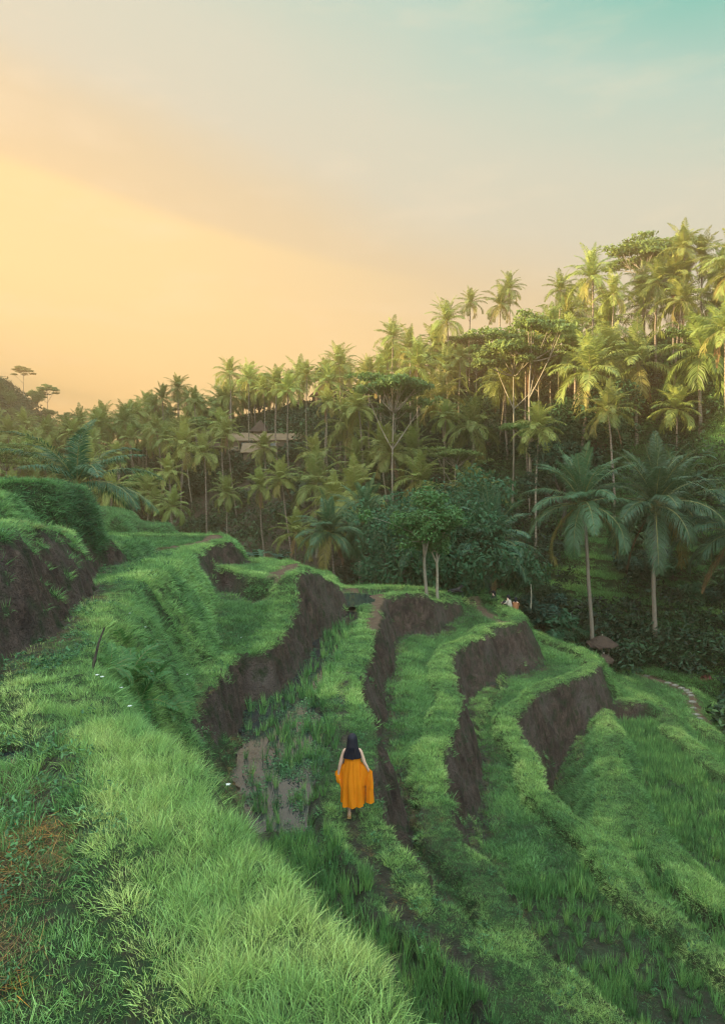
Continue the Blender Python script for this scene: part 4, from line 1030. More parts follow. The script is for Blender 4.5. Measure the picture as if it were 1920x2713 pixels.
# -- the rest of the slope, spaced out in plan
pts = [(p[3][0], p[3][1]) for p in placed]
tries = 0; nb_ = [0, 0]
broad = []
while tries < 14000 and len(pts) < 330:
    tries += 1
    th = random.uniform(-.50, .52)
    T_ = [-0.49, -0.36, 0.0, 0.34, 0.52]
    rf = np.interp(th, T_, [104, 98, 70, 66, 66]); rr = np.interp(th, T_, [176, 155, 116, 90, 86])
    t = random.uniform(-.02, 1.06); r = rf + (rr - rf) * t; x, y = r * math.sin(th), r * math.cos(th)
    if th > .10 and t < .30 and random.random() < .85: continue
    if th < -.03 and t < .42 and random.random() < .88: continue
    if min([(x - a) ** 2 + (y - b) ** 2 for a, b in pts] or [99]) < (3.45 if t > .25 else 4.3) ** 2: continue
    gz_ = ground_z(x, y)
    pts.append((x, y))
    H = random.uniform(7, 15.5) * (0.6 if t > .8 else 1)
    cu, cv = proj(x, y, gz_ + H)
    while cv < sky_v(cu) + 8 and H > 4: H -= .5; cu, cv = proj(x, y, gz_ + H)
    if 545 < cu < 850 and r < 120 and (cv < 1235 or r > 90): continue
    if random.random() < .30:
        k = random.random()
        pr, s, nm = (random.choice(umb), random.uniform(.62, .9), 'umbrella_tree') if k < .5 else (random.choice(den), random.uniform(.75, 1.1), 'broadleaf_tree')
        s = min(s, max(.4, (H + 1.5) / (13 if nm[0] == 'u' else 9)))
        e = tree((x, y, gz_ - .2), pr, s, '', 'broadleaf trees on the opposite hillside', nm)
        u, v = proj(x, y, gz_ + 11 * s); placed.append((u, v, e, (x, y, gz_ + 11), nm))
    else:
        u, v = proj(x, y, gz_ + H)
        e = palm((x, y, gz_ - .3), (x + random.gauss(0, .5), y, gz_ + H), random.choice([random.uniform(.55, .8), random.uniform(.75, 1.15)]), random.choice(crowns_far), random.choice(trunks), '', HG)
        placed.append((u, v, e, (x, y, gz_ + H), 'palm'))
# hand placed slim umbrella trees with long bare trunks
UT = 'broadleaf trees on the opposite hillside'
for u, v, ub, vb, d, s, lab in [(1015, 985, 1040, 1350, 76, 1.1, ''), (1335, 900, 1358, 1300, 74, 1.15, ''), (1385, 850, 1400, 1330, 72, 1.25, ''), (1420, 930, 1424, 1240, 78, 1.0, ''), (1665, 650, 1700, 900, 92, 1.35, ''), (1740, 640, 1730, 900, 95, 1.1, ''), (1240, 890, 1235, 1100, 96, 1.0, ''), (1130, 930, 1140, 1180, 96, 1.0, '')]:
    b = at_y(ub, vb, d); gz_ = ground_z(b[0], d) - .2; top = at_y(u, v, d)
    s2 = (top[2] - gz_) / 13.5
    e = tree((b[0], d, gz_), random.choice(umb), s, lab, UT, 'umbrella_tree', sz=s2); placed.append((u, v, e, top, 'umbrella_tree'))
# far ridge, left
for i in range(64):
    d = random.uniform(165, 288); x = -random.uniform(98, 140); u = 960 + F * x / d; gz_ = ground_z(x, d)
    if u < -80: continue
    e = tree((x, d, gz_ - .4), random.choice(den + umb[:1]), random.uniform(.8, 1.15), '', 'trees on the far hazy ridge', 'ridge_tree'); pu, pv = proj(x, d, gz_ + 9); placed.append((pu, pv, e, (x, d, gz_), 'ridge'))
# near left: flat layered tree in the haze beyond the bank
for u, v, d, s in [(15, 1180, 95, 1.1), (60, 1215, 110, 1.0), (150, 1160, 130, 1.0), (230, 1120, 140, 1.1), (290, 1110, 150, 1.0)]:
    top = at_y(u, v, d); gz_ = ground_z(top[0], d) - .2
    e = tree((top[0], d, gz_), random.choice(umb), s, '', UT, 'umbrella_tree', sz=(top[2] - gz_) / 13.5); placed.append((u, v, e, top, 'umbrella_tree'))

# labels: band by height in the picture, then position counted from the left
def label_trees():
    zones = [(-999, 330, 'at the slope\'s left end'), (330, 620, 'above the tall bare trunks'), (620, 900, 'near the tin roofed sheds'), (900, 1160, 'above the light green saplings'),
             (1160, 1430, 'above the seated people'), (1430, 1680, 'above the brown umbrella'), (1680, 9999, 'at the slope\'s right end')]
    bands = ['skyline', 'upper', 'middle', 'lower', 'lowest']
    words = ['first', 'second', 'third', 'fourth', 'fifth', 'sixth', 'seventh', 'eighth', 'ninth', 'tenth', 'eleventh', 'twelfth', 'thirteenth', 'fourteenth', 'fifteenth', 'sixteenth', 'seventeenth', 'eighteenth', 'nineteenth', 'twentieth']
    buckets = {}
    for u, v, e, top, kd in placed:
        if kd == 'ridge': key = ('ridge', 0, 0)
        else:
            z = [i for i, q in enumerate(zones) if q[0] <= u < q[1]][0]
            dv = v - sky_v(u); b = 0 if dv < 45 else 1 if dv < 110 else 2 if dv < 190 else 3 if dv < 290 else 4
            key = (kd, z, b)
        buckets.setdefault(key, []).append((u, e))
    for (kd, z, b), L_ in buckets.items():
        L_.sort(key=lambda q: q[0])
        for i, (u, e) in enumerate(L_):
            o = words[i] if i < 20 else str(i + 1) + 'th'
            if kd == 'ridge': e['label'] = '%s tree from the left on the hazy ridge at the far left' % o
            else:
                nm = {'palm': 'palm', 'umbrella_tree': 'flat crowned tree', 'broadleaf_tree': 'round crowned tree'}[kd]
                e['label'] = '%s %s from left, %s row %s' % (o, nm, bands[b], zones[z][2])
label_trees()

# -- trees just behind the terraces
sap = [branch_tree(400 + i, 5.0, .50, 1.7, 'dense', 5200, .085, M['palebark'], M['leaf_light'], .085, lean=[.03, -.04][i], ncl=8) for i in range(2)]
x, y, z = at_y(1130, 1574, 37.5); tree((x, y, ter_z(x, y) - .1), sap[0], 1.25, 'slim pale trunked sapling with light green crown above the tall cut bank', 'light green saplings', 'sapling', rz=2.0)
x, y, z = at_y(1158, 1570, 38.2); tree((x, y, ter_z(x, y) - .1), sap[1], 1.12, 'second slim sapling, mottled trunk, lower crown, nearer the black dog', 'light green saplings', 'sapling', rz=.4)
bigt = branch_tree(410, 9.5, .36, 3.9, 'dense', 15000, .13, M['darkbark'], M['leaf_mid'], .16, stems=3, ncl=18)
x, y, z = at_y(1214, 1570, 47); tree((x, y, ground_z(x, y) - .2), bigt, 1.25, 'large dark green tree with several leaning stems behind the light green saplings', None, 'broadleaf_tree', rz=1.0, sz=1.55)
x, y, z = at_y(1105, 1500, 52); tree((x, y, ground_z(x, y) - .2), bigt, 1.05, 'dark leafy tree half hidden behind the left side of the light green sapling', None, 'broadleaf_tree', rz=3.4, sz=1.35)
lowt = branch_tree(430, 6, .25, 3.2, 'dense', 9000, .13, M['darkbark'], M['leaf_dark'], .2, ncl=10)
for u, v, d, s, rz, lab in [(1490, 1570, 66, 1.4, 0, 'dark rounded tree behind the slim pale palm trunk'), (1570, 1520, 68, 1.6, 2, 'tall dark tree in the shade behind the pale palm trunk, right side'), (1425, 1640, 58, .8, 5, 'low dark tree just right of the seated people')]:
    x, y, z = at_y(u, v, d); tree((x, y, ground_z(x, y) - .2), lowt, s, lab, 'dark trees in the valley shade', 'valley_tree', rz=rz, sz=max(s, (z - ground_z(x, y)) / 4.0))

# shrubs, bananas and ferns
def banana(seed, H=2.6, n=7):
    g = np.random.default_rng(seed); st = MB(); lf = MB()
    st.tube([(0, 0, 0), (.05, 0, H * .3), (.02, .03, H * .55)], [.11, .09, .05], n=8)
    for i in range(n):
        az = i * 2.4 + g.normal(0, .2); e0 = R(g.uniform(48, 80)); L = g.uniform(1.3, 1.9) * H / 2.6; s = np.linspace(0, 1, 9); e = e0 - s ** 1.3 * R(g.uniform(60, 110))
        hx = np.concatenate([[0], np.cumsum(np.cos(e[1:]) * L / 8)]); hz = np.concatenate([[0], np.cumsum(np.sin(e[1:]) * L / 8)]) + H * .5
        P = np.stack([math.cos(az) * hx, math.sin(az) * hx, hz], 1); sdv = np.array([-math.sin(az), math.cos(az), 0]); w = .24 * np.sin(np.pi * np.clip(s * .9 + .1, 0, 1)) ** .6 * (s > .1) + .015
        V = np.stack([P - sdv * w[:, None] - np.array([0, 0, .05]), P, P + sdv * w[:, None] - np.array([0, 0, .05])], 1).reshape(-1, 3)
        Q_ = [[3 * k + j, 3 * k + j + 1, 3 * k + j + 4, 3 * k + j + 3] for k in range(8) for j in (0, 1)]
        lf.add(V, Q_)
    return st.mesh('stem', [M['leaf_light']], True), lf.mesh('leaves', [M['leaf_teal']])
ban = [banana(500), banana(501, 3.0, 8)]
def plant(name, base, proto, s, label, cat, group=None, parts=('stem', 'leaves')):
    e = empty(name, base, random.uniform(0, 6.28)); tag(e, label, cat, group)
    for nm, me in zip(parts, proto):
        o = bpy.data.objects.new(nm, me); link(o, e); o.scale = (s, s, s)
    return e
BG = 'banana plants in the valley'
for i, (u, v, d, s, lab) in enumerate([(1392, 1640, 46, 1.0, 'banana plant at the edge of the terraces right of the seated people'), (1790, 1560, 60, 1.4, 'tall banana plant right of the largest palm trunk'), (1850, 1590, 58, 1.3, 'banana plant nearest the right edge palm'), (1820, 1500, 60, 1.4, 'banana plant higher up behind the palm trunks'),
                         (680, 1440, 70, 1.2, 'banana plant in the brown shade right of the cut corner terrace'), (650, 1455, 66, 1.0, 'banana plant low down beside the cut corner terrace'), (740, 1450, 68, 1.1, 'banana plant behind the rim of the small upper terrace')]):
    x, y, z = at_y(u, v, d); gz_ = max(ground_z(x, y), z - 2.5 * s); plant('banana_plant', (x, y, gz_ - .1), ban[i % 2], s, lab, 'banana plant', BG)
def shrub(seed, n=420, r=.7, size=.11, mt='leaf_teal'):
    g = np.random.default_rng(seed); st = MB()
    cl = [(g.normal(0, r * .45), g.normal(0, r * .45), r * g.uniform(.5, 1.5), r * .42, r * .3) for _ in range(9)]
    for c in cl: st.tube([(0, 0, 0), (c[0] * .4, c[1] * .4, c[2] * .5), c[:3]], [.03, .02, .008], n=4)
    V, Fq = leafy(seed, cl, n, size, .9)
    return st.mesh('stem', [M['darkbark']]), mesh_np('leaves', V, Fq, [M[mt]])
shr = [shrub(510, 1300, 1.0, .12), shrub(511, 1300, 1.0, .12), shrub(512, 700, .6, .07, 'leaf_light')]
for u, v, d, s, k, lab in [(1300, 1572, 43, 1.0, 2, 'light green leafy shrub beside the footpath, left of the seated people'), (1247, 1572, 43, .5, 2, 'tiny light green shrub near the flat stones of the footpath'),
                         (1700, 1695, 55, 1.5, 0, 'feathery shrub right of the brown thatched umbrella'), (1775, 1735, 54, 1.3, 1, 'shrub at the foot of the largest palm trunk'), (1660, 1660, 57, 1.4, 1, 'shrub rising directly above the brown umbrella'), (1835, 1722, 51, 1.2, 0, 'shrub beside the bend of the paved path'),
                         (1480, 1660, 46, 1.5, 0, 'bluish shrub behind the left end of the grassy rim'), (1525, 1690, 51, 1.0, 1, 'bluish shrub just left of the pale palm trunk foot'), (1440, 1620, 47, 1.6, 1, 'bluish shrub beyond the tip of the second terrace'),
                         (1905, 1765, 50, 1.3, 1, 'shrub right of the paved path near the photo edge'), (1935, 1890, 44, .9, 0, 'dark shrub on the outer side of the path near its end'), (430, 1408, 34, .35, 2, 'tiny shrub standing alone on the far flat terrace')]:
    x, y, z = at_y(u, v, d); gz_ = max(ter_z(x, y), z - .9 * s); plant('shrub', (x, y, gz_ - .1), shr[k], s, lab, 'shrub', 'shrubs around the terraces')
def fern(seed):
    g = np.random.default_rng(seed); mb = MB()
    for i in range(8):
        frond(mb, g, i * .8 + g.normal(0, .2), R(g.uniform(35, 70)), R(g.uniform(60, 100)), g.uniform(.5, .8), 22, (0, 1), .03, .16, .3, nseg=7)
    return mb.mesh('fronds', [M['leaf_light'], M['rachis']])
fe = [fern(530), fern(531)]
for i, (u, v, h, s) in enumerate([(330, 1735, -3.3, .9), (350, 1790, -3.5, 1.0), (375, 1880, -3.6, 1.1), (395, 1740, -3.9, .9), (345, 1830, -3.6, 1.0), (415, 1830, -4.2, .9), (290, 1780, -3.1, .8), (440, 1890, -4.4, .8)]):
    x, y, z = at_h(u, v, h)
    # slide along the sight line until it touches the ground
    a = np.linspace(.6, 1.5, 60); zz = eval_ter(x * a, y * a)[0]; k = int(np.argmax(z * a <= zz)) or 30
    o = link(bpy.data.objects.new('fern', fe[i % 2])); o.location = (x * a[k], y * a[k], float(zz[k]) + .02); o.scale = (s, s, s); o.rotation_euler = (0, .4, random.uniform(0, 6))
    tag(o, ['uppermost fern in the hollow of the left slope', 'fern below the uppermost one in the left slope hollow', 'large low fern above the pale grass rim', 'fern on the slope right of the hollow', 'pale fern in the middle of the hollow', 'small fern low on the right side of the hollow', 'fern nearest the leaning dead stick', 'lowest fern beside the cut soil wall'][i], 'fern', 'ferns in the hollow of the left slope')
# ------------------------------------------------------------------ people
def skin_body(name, V, E, Rr, m, parent=None, sub=2, loc=(0, 0, 0), rz=0, root=0):
    me = bpy.data.meshes.new(name); me.from_pydata(V, E, []); me.materials.append(m)
    o = bpy.data.objects.new(name, me); o.location = loc; o.rotation_euler = (0, 0, rz); link(o, parent)
    md = o.modifiers.new('skin', 'SKIN'); md.use_smooth_shade = True
    for i, r in enumerate(Rr):
        sv = me.skin_vertices[0].data[i]; sv.radius = (r, r) if isinstance(r, (int, float)) else r
        sv.use_root = (i == root)
    s = o.modifiers.new('sub', 'SUBSURF'); s.levels = sub; s.render_levels = sub
    return o
def body_woman():
    V = []; E = []; Rr = []
    def v(p, r, frm=None):
        V.append(p); Rr.append(r)
        if frm is not None: E.append((frm, len(V) - 1))
        return len(V) - 1
    pel = v((0, 0, .86), (.125, .10)); waist = v((0, 0, 1.02), (.105, .085), pel); chest = v((0, .0, 1.20), (.125, .09), waist); col = v((0, 0, 1.335), (.075, .06), chest)
    neck = v((0, .01, 1.40), .046, col); head = v((0, .03, 1.49), (.072, .085), neck); crown_ = v((0, .02, 1.575), (.068, .08), head)
    for s, ez, ex, wz, wx, wy in ((-1, 1.09, -.225, .875, -.265, -.02), (1, 1.09, .235, .90, .325, -.02)):
        sh = v((s * .145, 0, 1.325), .050, col); up = v((s * .185, -.005, 1.22), .042, sh); el = v((ex, -.03, ez), .034, up); fo = v(((ex + wx) / 2, -.03, (ez + wz) / 2 + .02), .030, el); wr = v((wx, wy, wz), .022, fo)
        pm = v((wx + s * .008, wy + .01, wz - .055), (.034, .016), wr)
        for k in range(4):      # fingers closed round the cloth
            a = (k - 1.5) * .019; b_ = v((wx + s * .012, wy + .01 + a, wz - .10 - .004 * (1.5 - abs(k - 1.5))), .0085, pm); c_ = v((wx - s * .018, wy + .012 + a, wz - .122), .008, b_); v((wx - s * .034, wy + .012 + a, wz - .10), .0075, c_)
        t1 = v((wx - s * .012, wy + .045, wz - .06), .010, pm); v((wx - s * .026, wy + .040, wz - .088), .0085, t1)
    # left leg planted, right leg swung forward
    h1 = v((-.075, 0, .80), .085, pel); k1 = v((-.07, .02, .46), .052, h1); c1 = v((-.065, -.005, .30), .045, k1); a1 = v((-.06, 0, .085), .027, c1); he = v((-.06, -.02, .035), .028, a1); b1 = v((-.062, .10, .022), (.036, .018), he); v((-.064, .17, .018), (.030, .012), b1)
    h2 = v((.075, .02, .80), .085, pel); k2 = v((.07, .22, .50), .052, h2); c2 = v((.06, .27, .34), .045, k2); a2 = v((.055, .36, .14), .027, c2); b2 = v((.055, .44, .06), (.034, .02), a2); v((.055, .52, .055), (.028, .012), b2)
    return V, E, Rr
def sheet(fn, nu, nv, th=.004):
    """closed thin cloth from fn(u, v) -> point"""
    U, W = np.meshgrid(np.linspace(0, 1, nu), np.linspace(0, 1, nv), indexing='ij')
    P = fn(U.ravel(), W.ravel()); i = np.arange(nu * nv).reshape(nu, nv)
    Q_ = np.stack([i[:-1, :-1], i[1:, :-1], i[1:, 1:], i[:-1, 1:]], -1).reshape(-1, 4)
    return P, Q_
def woman():
    x, y, z = at_h(925, 2166, -6.7); gz_ = ter_z(x, y) + .0
    foot = Vector((x, y, gz_)); cx = x + .06
    e = bpy.data.objects.new('person', None)
    V, E, Rr = body_woman()
    b = skin_body('person', V, E, Rr, M['skin'], None, 2, (cx, y, gz_), 0)
    tag(b, 'woman walking away in long orange dress, holding its sides out', 'person')
    mb = MB()
    # long sleeveless dress: A-line with deep folds
    def body(u, w):
        a = u * 2 * np.pi; z_ = 1.33 - 1.07 * w
        rx = np.interp(w, [0, .08, .2, .4, .62, 1], [.105, .135, .152, .185, .215, .212]); ry = np.interp(w, [0, .1, .2, .4, .62, 1], [.07, .10, .115, .14, .17, .20])
        f = w ** .8; fold = 1 + f * ((.12 * np.sin(a * 7 + 1.2 * np.sin(w * 3))) + .06 * np.sin(a * 13 + w * 2) ) - f * .20 * np.exp(-((a - 4.70 - .10 * w) / .09) ** 2)
        hem = (w > .97) * .008 * np.sin(a * 9)
        return np.stack([rx * fold * np.cos(a) + .0 + .01 * w, ry * fold * np.sin(a) - .01 + .05 * w, z_ + hem], 1)
    P, Q_ = sheet(body, 121, 46); mb.add(P, Q_)
    # straps
    for s in (-1, 1): mb.tube([(s * .07, -.075, 1.30), (s * .085, -.04, 1.375), (s * .08, .03, 1.375), (s * .07, .07, 1.30)], .014, n=6)
    # cloth pulled out to the left hand and falling in to the hem
    def wing_l(u, w):
        zt = 1.12 - .24 * u ** .8; zb = .30 + .12 * u + .42 * np.clip(u - .55, 0, 1) * 2 * 0 + .10 * u
        out = np.array([-.13, -.30]); X = -.13 - (.205 * u) * (1 - .72 * w ** 1.2) ; Z = zt * (1 - w) + zb * w
        Y = -.05 - .035 * np.sin(u * 9 + w * 2) * (.3 + w) + .03 * u
        return np.stack([X, Y, Z], 1)
    P, Q_ = sheet(wing_l, 24, 40); mb.add(P, Q_)
    def wing_l2(u, w):
        P = wing_l(u, w); P[:, 1] += .10 - .02 * np.cos(u * 7); return P
    P, Q_ = sheet(wing_l2, 24, 40); mb.add(P, Q_)
    # cloth pulled out to the right hand; its outer strip falls free to the hem
    def wing_r(u, w):
        zt = 1.12 - .22 * u; zb = .62 + .02 * np.sin(u * 5)
        X = .13 + .255 * u + .0 * w; Z = zt * (1 - w) + zb * w; X = X + .02 * w * u
        Y = -.05 - .035 * np.sin(u * 8 + w) * (.3 + w)
        return np.stack([X, Y, Z], 1)
    for dy in (0, .09):
        P, Q_ = sheet(wing_r, 24, 24); P[:, 1] += dy; mb.add(P, Q_)
    def strip(u, w):
        a = u * 2 * np.pi; Z = .80 - .49 * w; hw = .058 + .018 * w
        X = .325 + .012 * w + hw * np.cos(a) * (1 + .12 * np.sin(a * 5)); Y = 0 + (.03 + .02 * w) * np.sin(a) * (1 + .3 * np.sin(a * 4 + 1)) - .02
        return np.stack([X, Y, Z], 1)
    P, Q_ = sheet(strip, 40, 24); mb.add(P, Q_)
    # gathered cloth bunched in each fist
    for (hx, hy, hz, s) in ((-.285, -.015, .80, -1), (.345, -.015, .825, 1)):
        def bunch(u, w, hx=hx, hy=hy, hz=hz, s=s):
            a = u * 2 * np.pi; t = w * np.pi; r = np.sin(t) ** .7 * (1 + .16 * np.sin(a * 5 + 2 * w)); return np.stack([hx + .044 * r * np.cos(a) - s * .03 * w, hy + .045 * r * np.sin(a), hz + .095 * np.cos(t) - .02], 1)
        P, Q_ = sheet(bunch, 32, 18); mb.add(P, Q_)
    dress = mb.build('dress', [M['dress']], b, smooth=True)
    mh = MB()
    def hair(u, w):
        a = u * 2 * np.pi; cap = np.clip(w / .22, 0, 1); zz = 1.655 - np.where(w < .22, (1 - np.cos(cap * np.pi / 2)) * .12, .12 + (w - .22) / .78 * (.345 + .02 * np.cos(a * 2)))
        rx = np.where(w < .22, .098 * np.sin(cap * np.pi / 2), np.interp(w, [.22, .45, .7, .9, 1], [.098, .108, .148, .168, .150]))
        ry = np.where(w < .22, .112 * np.sin(cap * np.pi / 2), np.interp(w, [.22, .5, .8, 1], [.112, .085, .06, .05]))
        yc = np.interp(w, [0, .22, .5, 1], [.015, .0, -.05, -.085])
        st = 1 + .03 * np.sin(a * 16 + 3 * np.sin(w * 3)) * w + .015 * np.sin(a * 31 + w)
        zz = zz + (w > .9) * (.05 * (np.abs(np.cos(a)) - .3) * (w - .9) * 10)
        return np.stack([rx * st * np.cos(a), yc + ry * st * np.sin(a) * 1.0, zz], 1)
    P, Q_ = sheet(hair, 90, 44); mh.add(P, Q_)
    lo = P.reshape(90, 44, 3)[:, -1]; mh.add(np.vstack([lo, lo.mean(0) + [0, 0, .02]]), [[k, (k + 1) % 90, 90] for k in range(90)])
    mh.build('hair', [M['hair']], b, smooth=True)
    ms = MB()
    for (fx, fy, fz) in ((-.062, .07, .0), (.055, .45, .035)):
        ms.box((fx, fy, fz + .004), (.036, .115, .006)); ms.tube([(fx - .036, fy + .05, fz + .01), (fx, fy + .05, fz + .055), (fx + .036, fy + .05, fz + .01)], .008, n=6); ms.tube([(fx - .032, fy - .07, fz + .01), (fx, fy - .115, fz + .07), (fx + .032, fy - .07, fz + .01)], .007, n=6)
    ms.build('sandals', [M['sandal']], b)
woman()
M['cream'] = mat('cream_cloth', (0.42, 0.35, 0.28), 0.8, 0.2)
M['rust'] = mat('rust_cloth', (0.25, 0.10, 0.04), 0.8, 0.2)
M['darkcloth'] = mat('dark_cloth', (0.03, 0.03, 0.035), 0.8, 0.2)
def seated(u, v, d, rz, top, low, label, lean=.1):
    """person sitting with knees raised"""
    x, y, z = at_y(u, v, d); V = []; E = []; Rr = []
    def a(p, r, f=None):
        V.append(p); Rr.append(r)
        if f is not None: E.append((f, len(V) - 1))
        return len(V) - 1
    pel = a((0, 0, .12), .13); ch = a((0, lean, .42), .13, pel); co = a((0, lean + .02, .56), .07, ch); ne = a((0, lean + .03, .63), .048, co); h = a((0, lean + .05, .73), (.075, .085), ne); a((0, lean + .04, .80), (.07, .08), h)
    for s in (-1, 1):
        sh = a((s * .16, lean, .53), .05, co); el = a((s * .20, lean + .14, .33), .038, sh); wr = a((s * .12, lean + .34, .36), .026, el); pm = a((s * .09, lean + .41, .35), (.034, .018), wr)
        for k in range(4): f1 = a((s * .08 + (k - 1.5) * .02, lean + .46, .345), .009, pm); a((s * .075 + (k - 1.5) * .02, lean + .48, .32), .008, f1)
        a((s * .05, lean + .41, .37), .010, pm)
        hp = a((s * .09, .06, .12), .085, pel); kn = a((s * .12, .42, .38), .055, hp); an = a((s * .11, .48, .04), .032, kn); a((s * .11, .62, .03), (.038, .02), an)
    b = skin_body('person', V, E, Rr, M['skin'], None, 1, (x, y, z), rz); tag(b, label, 'person')
    mb = MB(); mb.tube([(0, -.02, -.02), (0, 0, .14), (0, lean * .7, .36), (0, lean, .50), (0, lean + .02, .585)], [.16, .17, .165, .16, .075], n=14)
    for s in (-1, 1): mb.tube([(s * .13, lean, .545), (s * .19, lean + .07, .42), (s * .205, lean + .13, .34)], [.06, .06, .055], n=9)
    mb.build('shirt', [top], b, smooth=True)
    mb = MB()
    for s in (-1, 1): mb.tube([(s * .07, 0, .12), (s * .12, .42, .40), (s * .11, .47, .16)], [.11, .085, .07], n=10)
    mb.build('trousers', [low], b, smooth=True)
    mb = MB(); mb.ball((0, lean + .03, .765), (.092, .10, .10), 12); mb.tube([(0, lean - .02, .78), (0, lean - .06, .66), (0, lean - .07, .52)], [.08, .075, .03], n=9); mb.build('hair', [M['hair']], b, smooth=True)
seated(1350, 1613, 41.5, R(60), M['cream'], M['darkcloth'], 'person in cream top with dark hair sitting on the far rim of the terrace')
seated(1363, 1622, 41.2, R(-20), M['rust'], M['rust'], 'low crouching figure in rust orange clothes just right of the cream topped person', .3)
seated(1311, 1600, 43.0, R(70), M['darkcloth'], M['darkcloth'], 'dark haired person half hidden behind the grassy rim, left of the cream topped person')

def dog():
    x, y, z = at_y(1203, 1572, 41); z = max(z - .02, ter_z(x, y)) + .06; V = []; E = []; Rr = []
    def a(p, r, f=None):
        V.append(p); Rr.append(r)
        if f is not None: E.append((f, len(V) - 1))
        return len(V) - 1
    hip = a((-.30, 0, .13), (.12, .13)); mid = a((-.02, 0, .14), .12, hip); ch = a((.25, 0, .19), .13, mid); nk = a((.37, 0, .30), .075, ch); hd = a((.44, 0, .40), .072, nk); mz = a((.55, 0, .38), .038, hd); a((.61, 0, .37), .028, mz)
    for s in (-1, 1):
        e1 = a((.30, s * .10, .08), .045, ch); a((.52, s * .10, .035), .028, e1); h1 = a((-.28, s * .12, .10), .08, hip); k1 = a((-.10, s * .15, .07), .04, h1); a((.02, s * .15, .03), .026, k1)
        r1 = a((.42, s * .045, .47), .018, hd); a((.41, s * .05, .51), .008, r1)
    t = a((-.46, .02, .06), .03, hip); a((-.62, .10, .04), .018, t)
    M['blackfur'] = mat('black_fur', (0.012, 0.011, 0.011), 0.7, 0.3)
    b = skin_body('dog', V, E, Rr, M['blackfur'], None, 2, (x, y, z), R(8)); tag(b, 'black dog lying beside a sapling and flat stones on the footpath', 'dog')
dog()

# ------------------------------------------------------------------ stones, sticks, umbrellas
def stone(u, v, h, sx, sy, rz, label, group, d=None):
    x, y, z = at_h(u, v, h); z = ter_z(x, y)
    g = np.random.default_rng(int(u)); a = np.linspace(0, 2 * np.pi, 9)[:-1] + .4; r = g.uniform(.85, 1.1, 8)
    sq = 1 / np.maximum(np.abs(np.cos(a)), np.abs(np.sin(a))) * .85
    P0 = np.stack([np.cos(a) * r * sq * sx, np.sin(a) * r * sq * sy, np.full(8, -.05)], 1); P1 = P0 + [0, 0, .10]; P2 = P0 * [.9, .9, 1] + [0, 0, .125]
    mb = MB(); V = np.vstack([P0, P1, P2, [[0, 0, .13]]])
    mb.add(V, [[i + k * 8, (i + 1) % 8 + k * 8, (i + 1) % 8 + (k + 1) * 8, i + (k + 1) * 8] for k in (0, 1) for i in range(8)]); mb.t.append(np.array([[16 + i, 16 + (i + 1) % 8, 24] for i in range(8)])); mb.mt += [0] * 8
    o = mb.build('stepping_stone', [M['stone']]); o.location = (x, y, z - .005); o.rotation_euler = (0, 0, rz); tag(o, label, 'stone', group)
SG = 'pale stepping stones of the winding path'
SW = ['first, farthest', 'second', 'third', 'fourth', 'fifth', 'sixth', 'seventh', 'eighth', 'ninth', 'tenth', 'eleventh', 'twelfth', 'thirteenth', 'fourteenth', 'last, nearest']
for i, (zx, zy) in enumerate([(990, 525), (1035, 546), (1190, 600), (1243, 618), (1292, 638), (1330, 656), (1352, 675), (1365, 695), (1375, 742), (1382, 787), (1405, 830), (1425, 855), (1440, 876), (1460, 898), (1500, 926)]):
    stone(1350 + zx / 2.849, 1600 + zy / 2.849, -14.6, .26, .15 + .03 * (i % 3), random.uniform(-.2, .2), '%s pale stepping stone along the winding path, counted from the umbrellas' % SW[i], SG)
for i, (u, v, lab) in enumerate([(1212, 1574, 'flat grey slab on the footpath right beside the black dog'), (1238, 1577, 'flat pale slab at the end of the footpath slabs, away from the dog')]):
    stone(u, v, -8.1, .45, .3, .1, lab, 'flat slabs on the footpath')
def stick(P, r, label):
    mb = MB(); mb.tube(P, np.linspace(r, r * .4, len(P)), n=6); o = mb.build('dead_stick', [M['darkbark']]); tag(o, label, 'stick')
x, y, z = at_h(238, 1742, -2.5); x2, y2, z2 = at_y(278, 1662, y + .15); stick([(x, y, ter_z(x, y) - .05), ((x + x2) / 2 + .02, y + .08, (z + z2) / 2), (x2, y2, z2)], .022, 'dry dead stick leaning out of the grass above the fern hollow')
def bare_stump(u, v, d, h, label):
    x, y, z = at_y(u, v, d); mb = MB(); mb.tube([(x, y, z), (x + .03, y, z + h * .5), (x - .02, y, z + h)], [.05, .045, .03], n=7); o = mb.build('bare_stump', [M['palebark']]); tag(o, label, 'dead stem')
bare_stump(1405, 1612, 44, 1.6, 'pale bare dead stem standing right of the seated people')

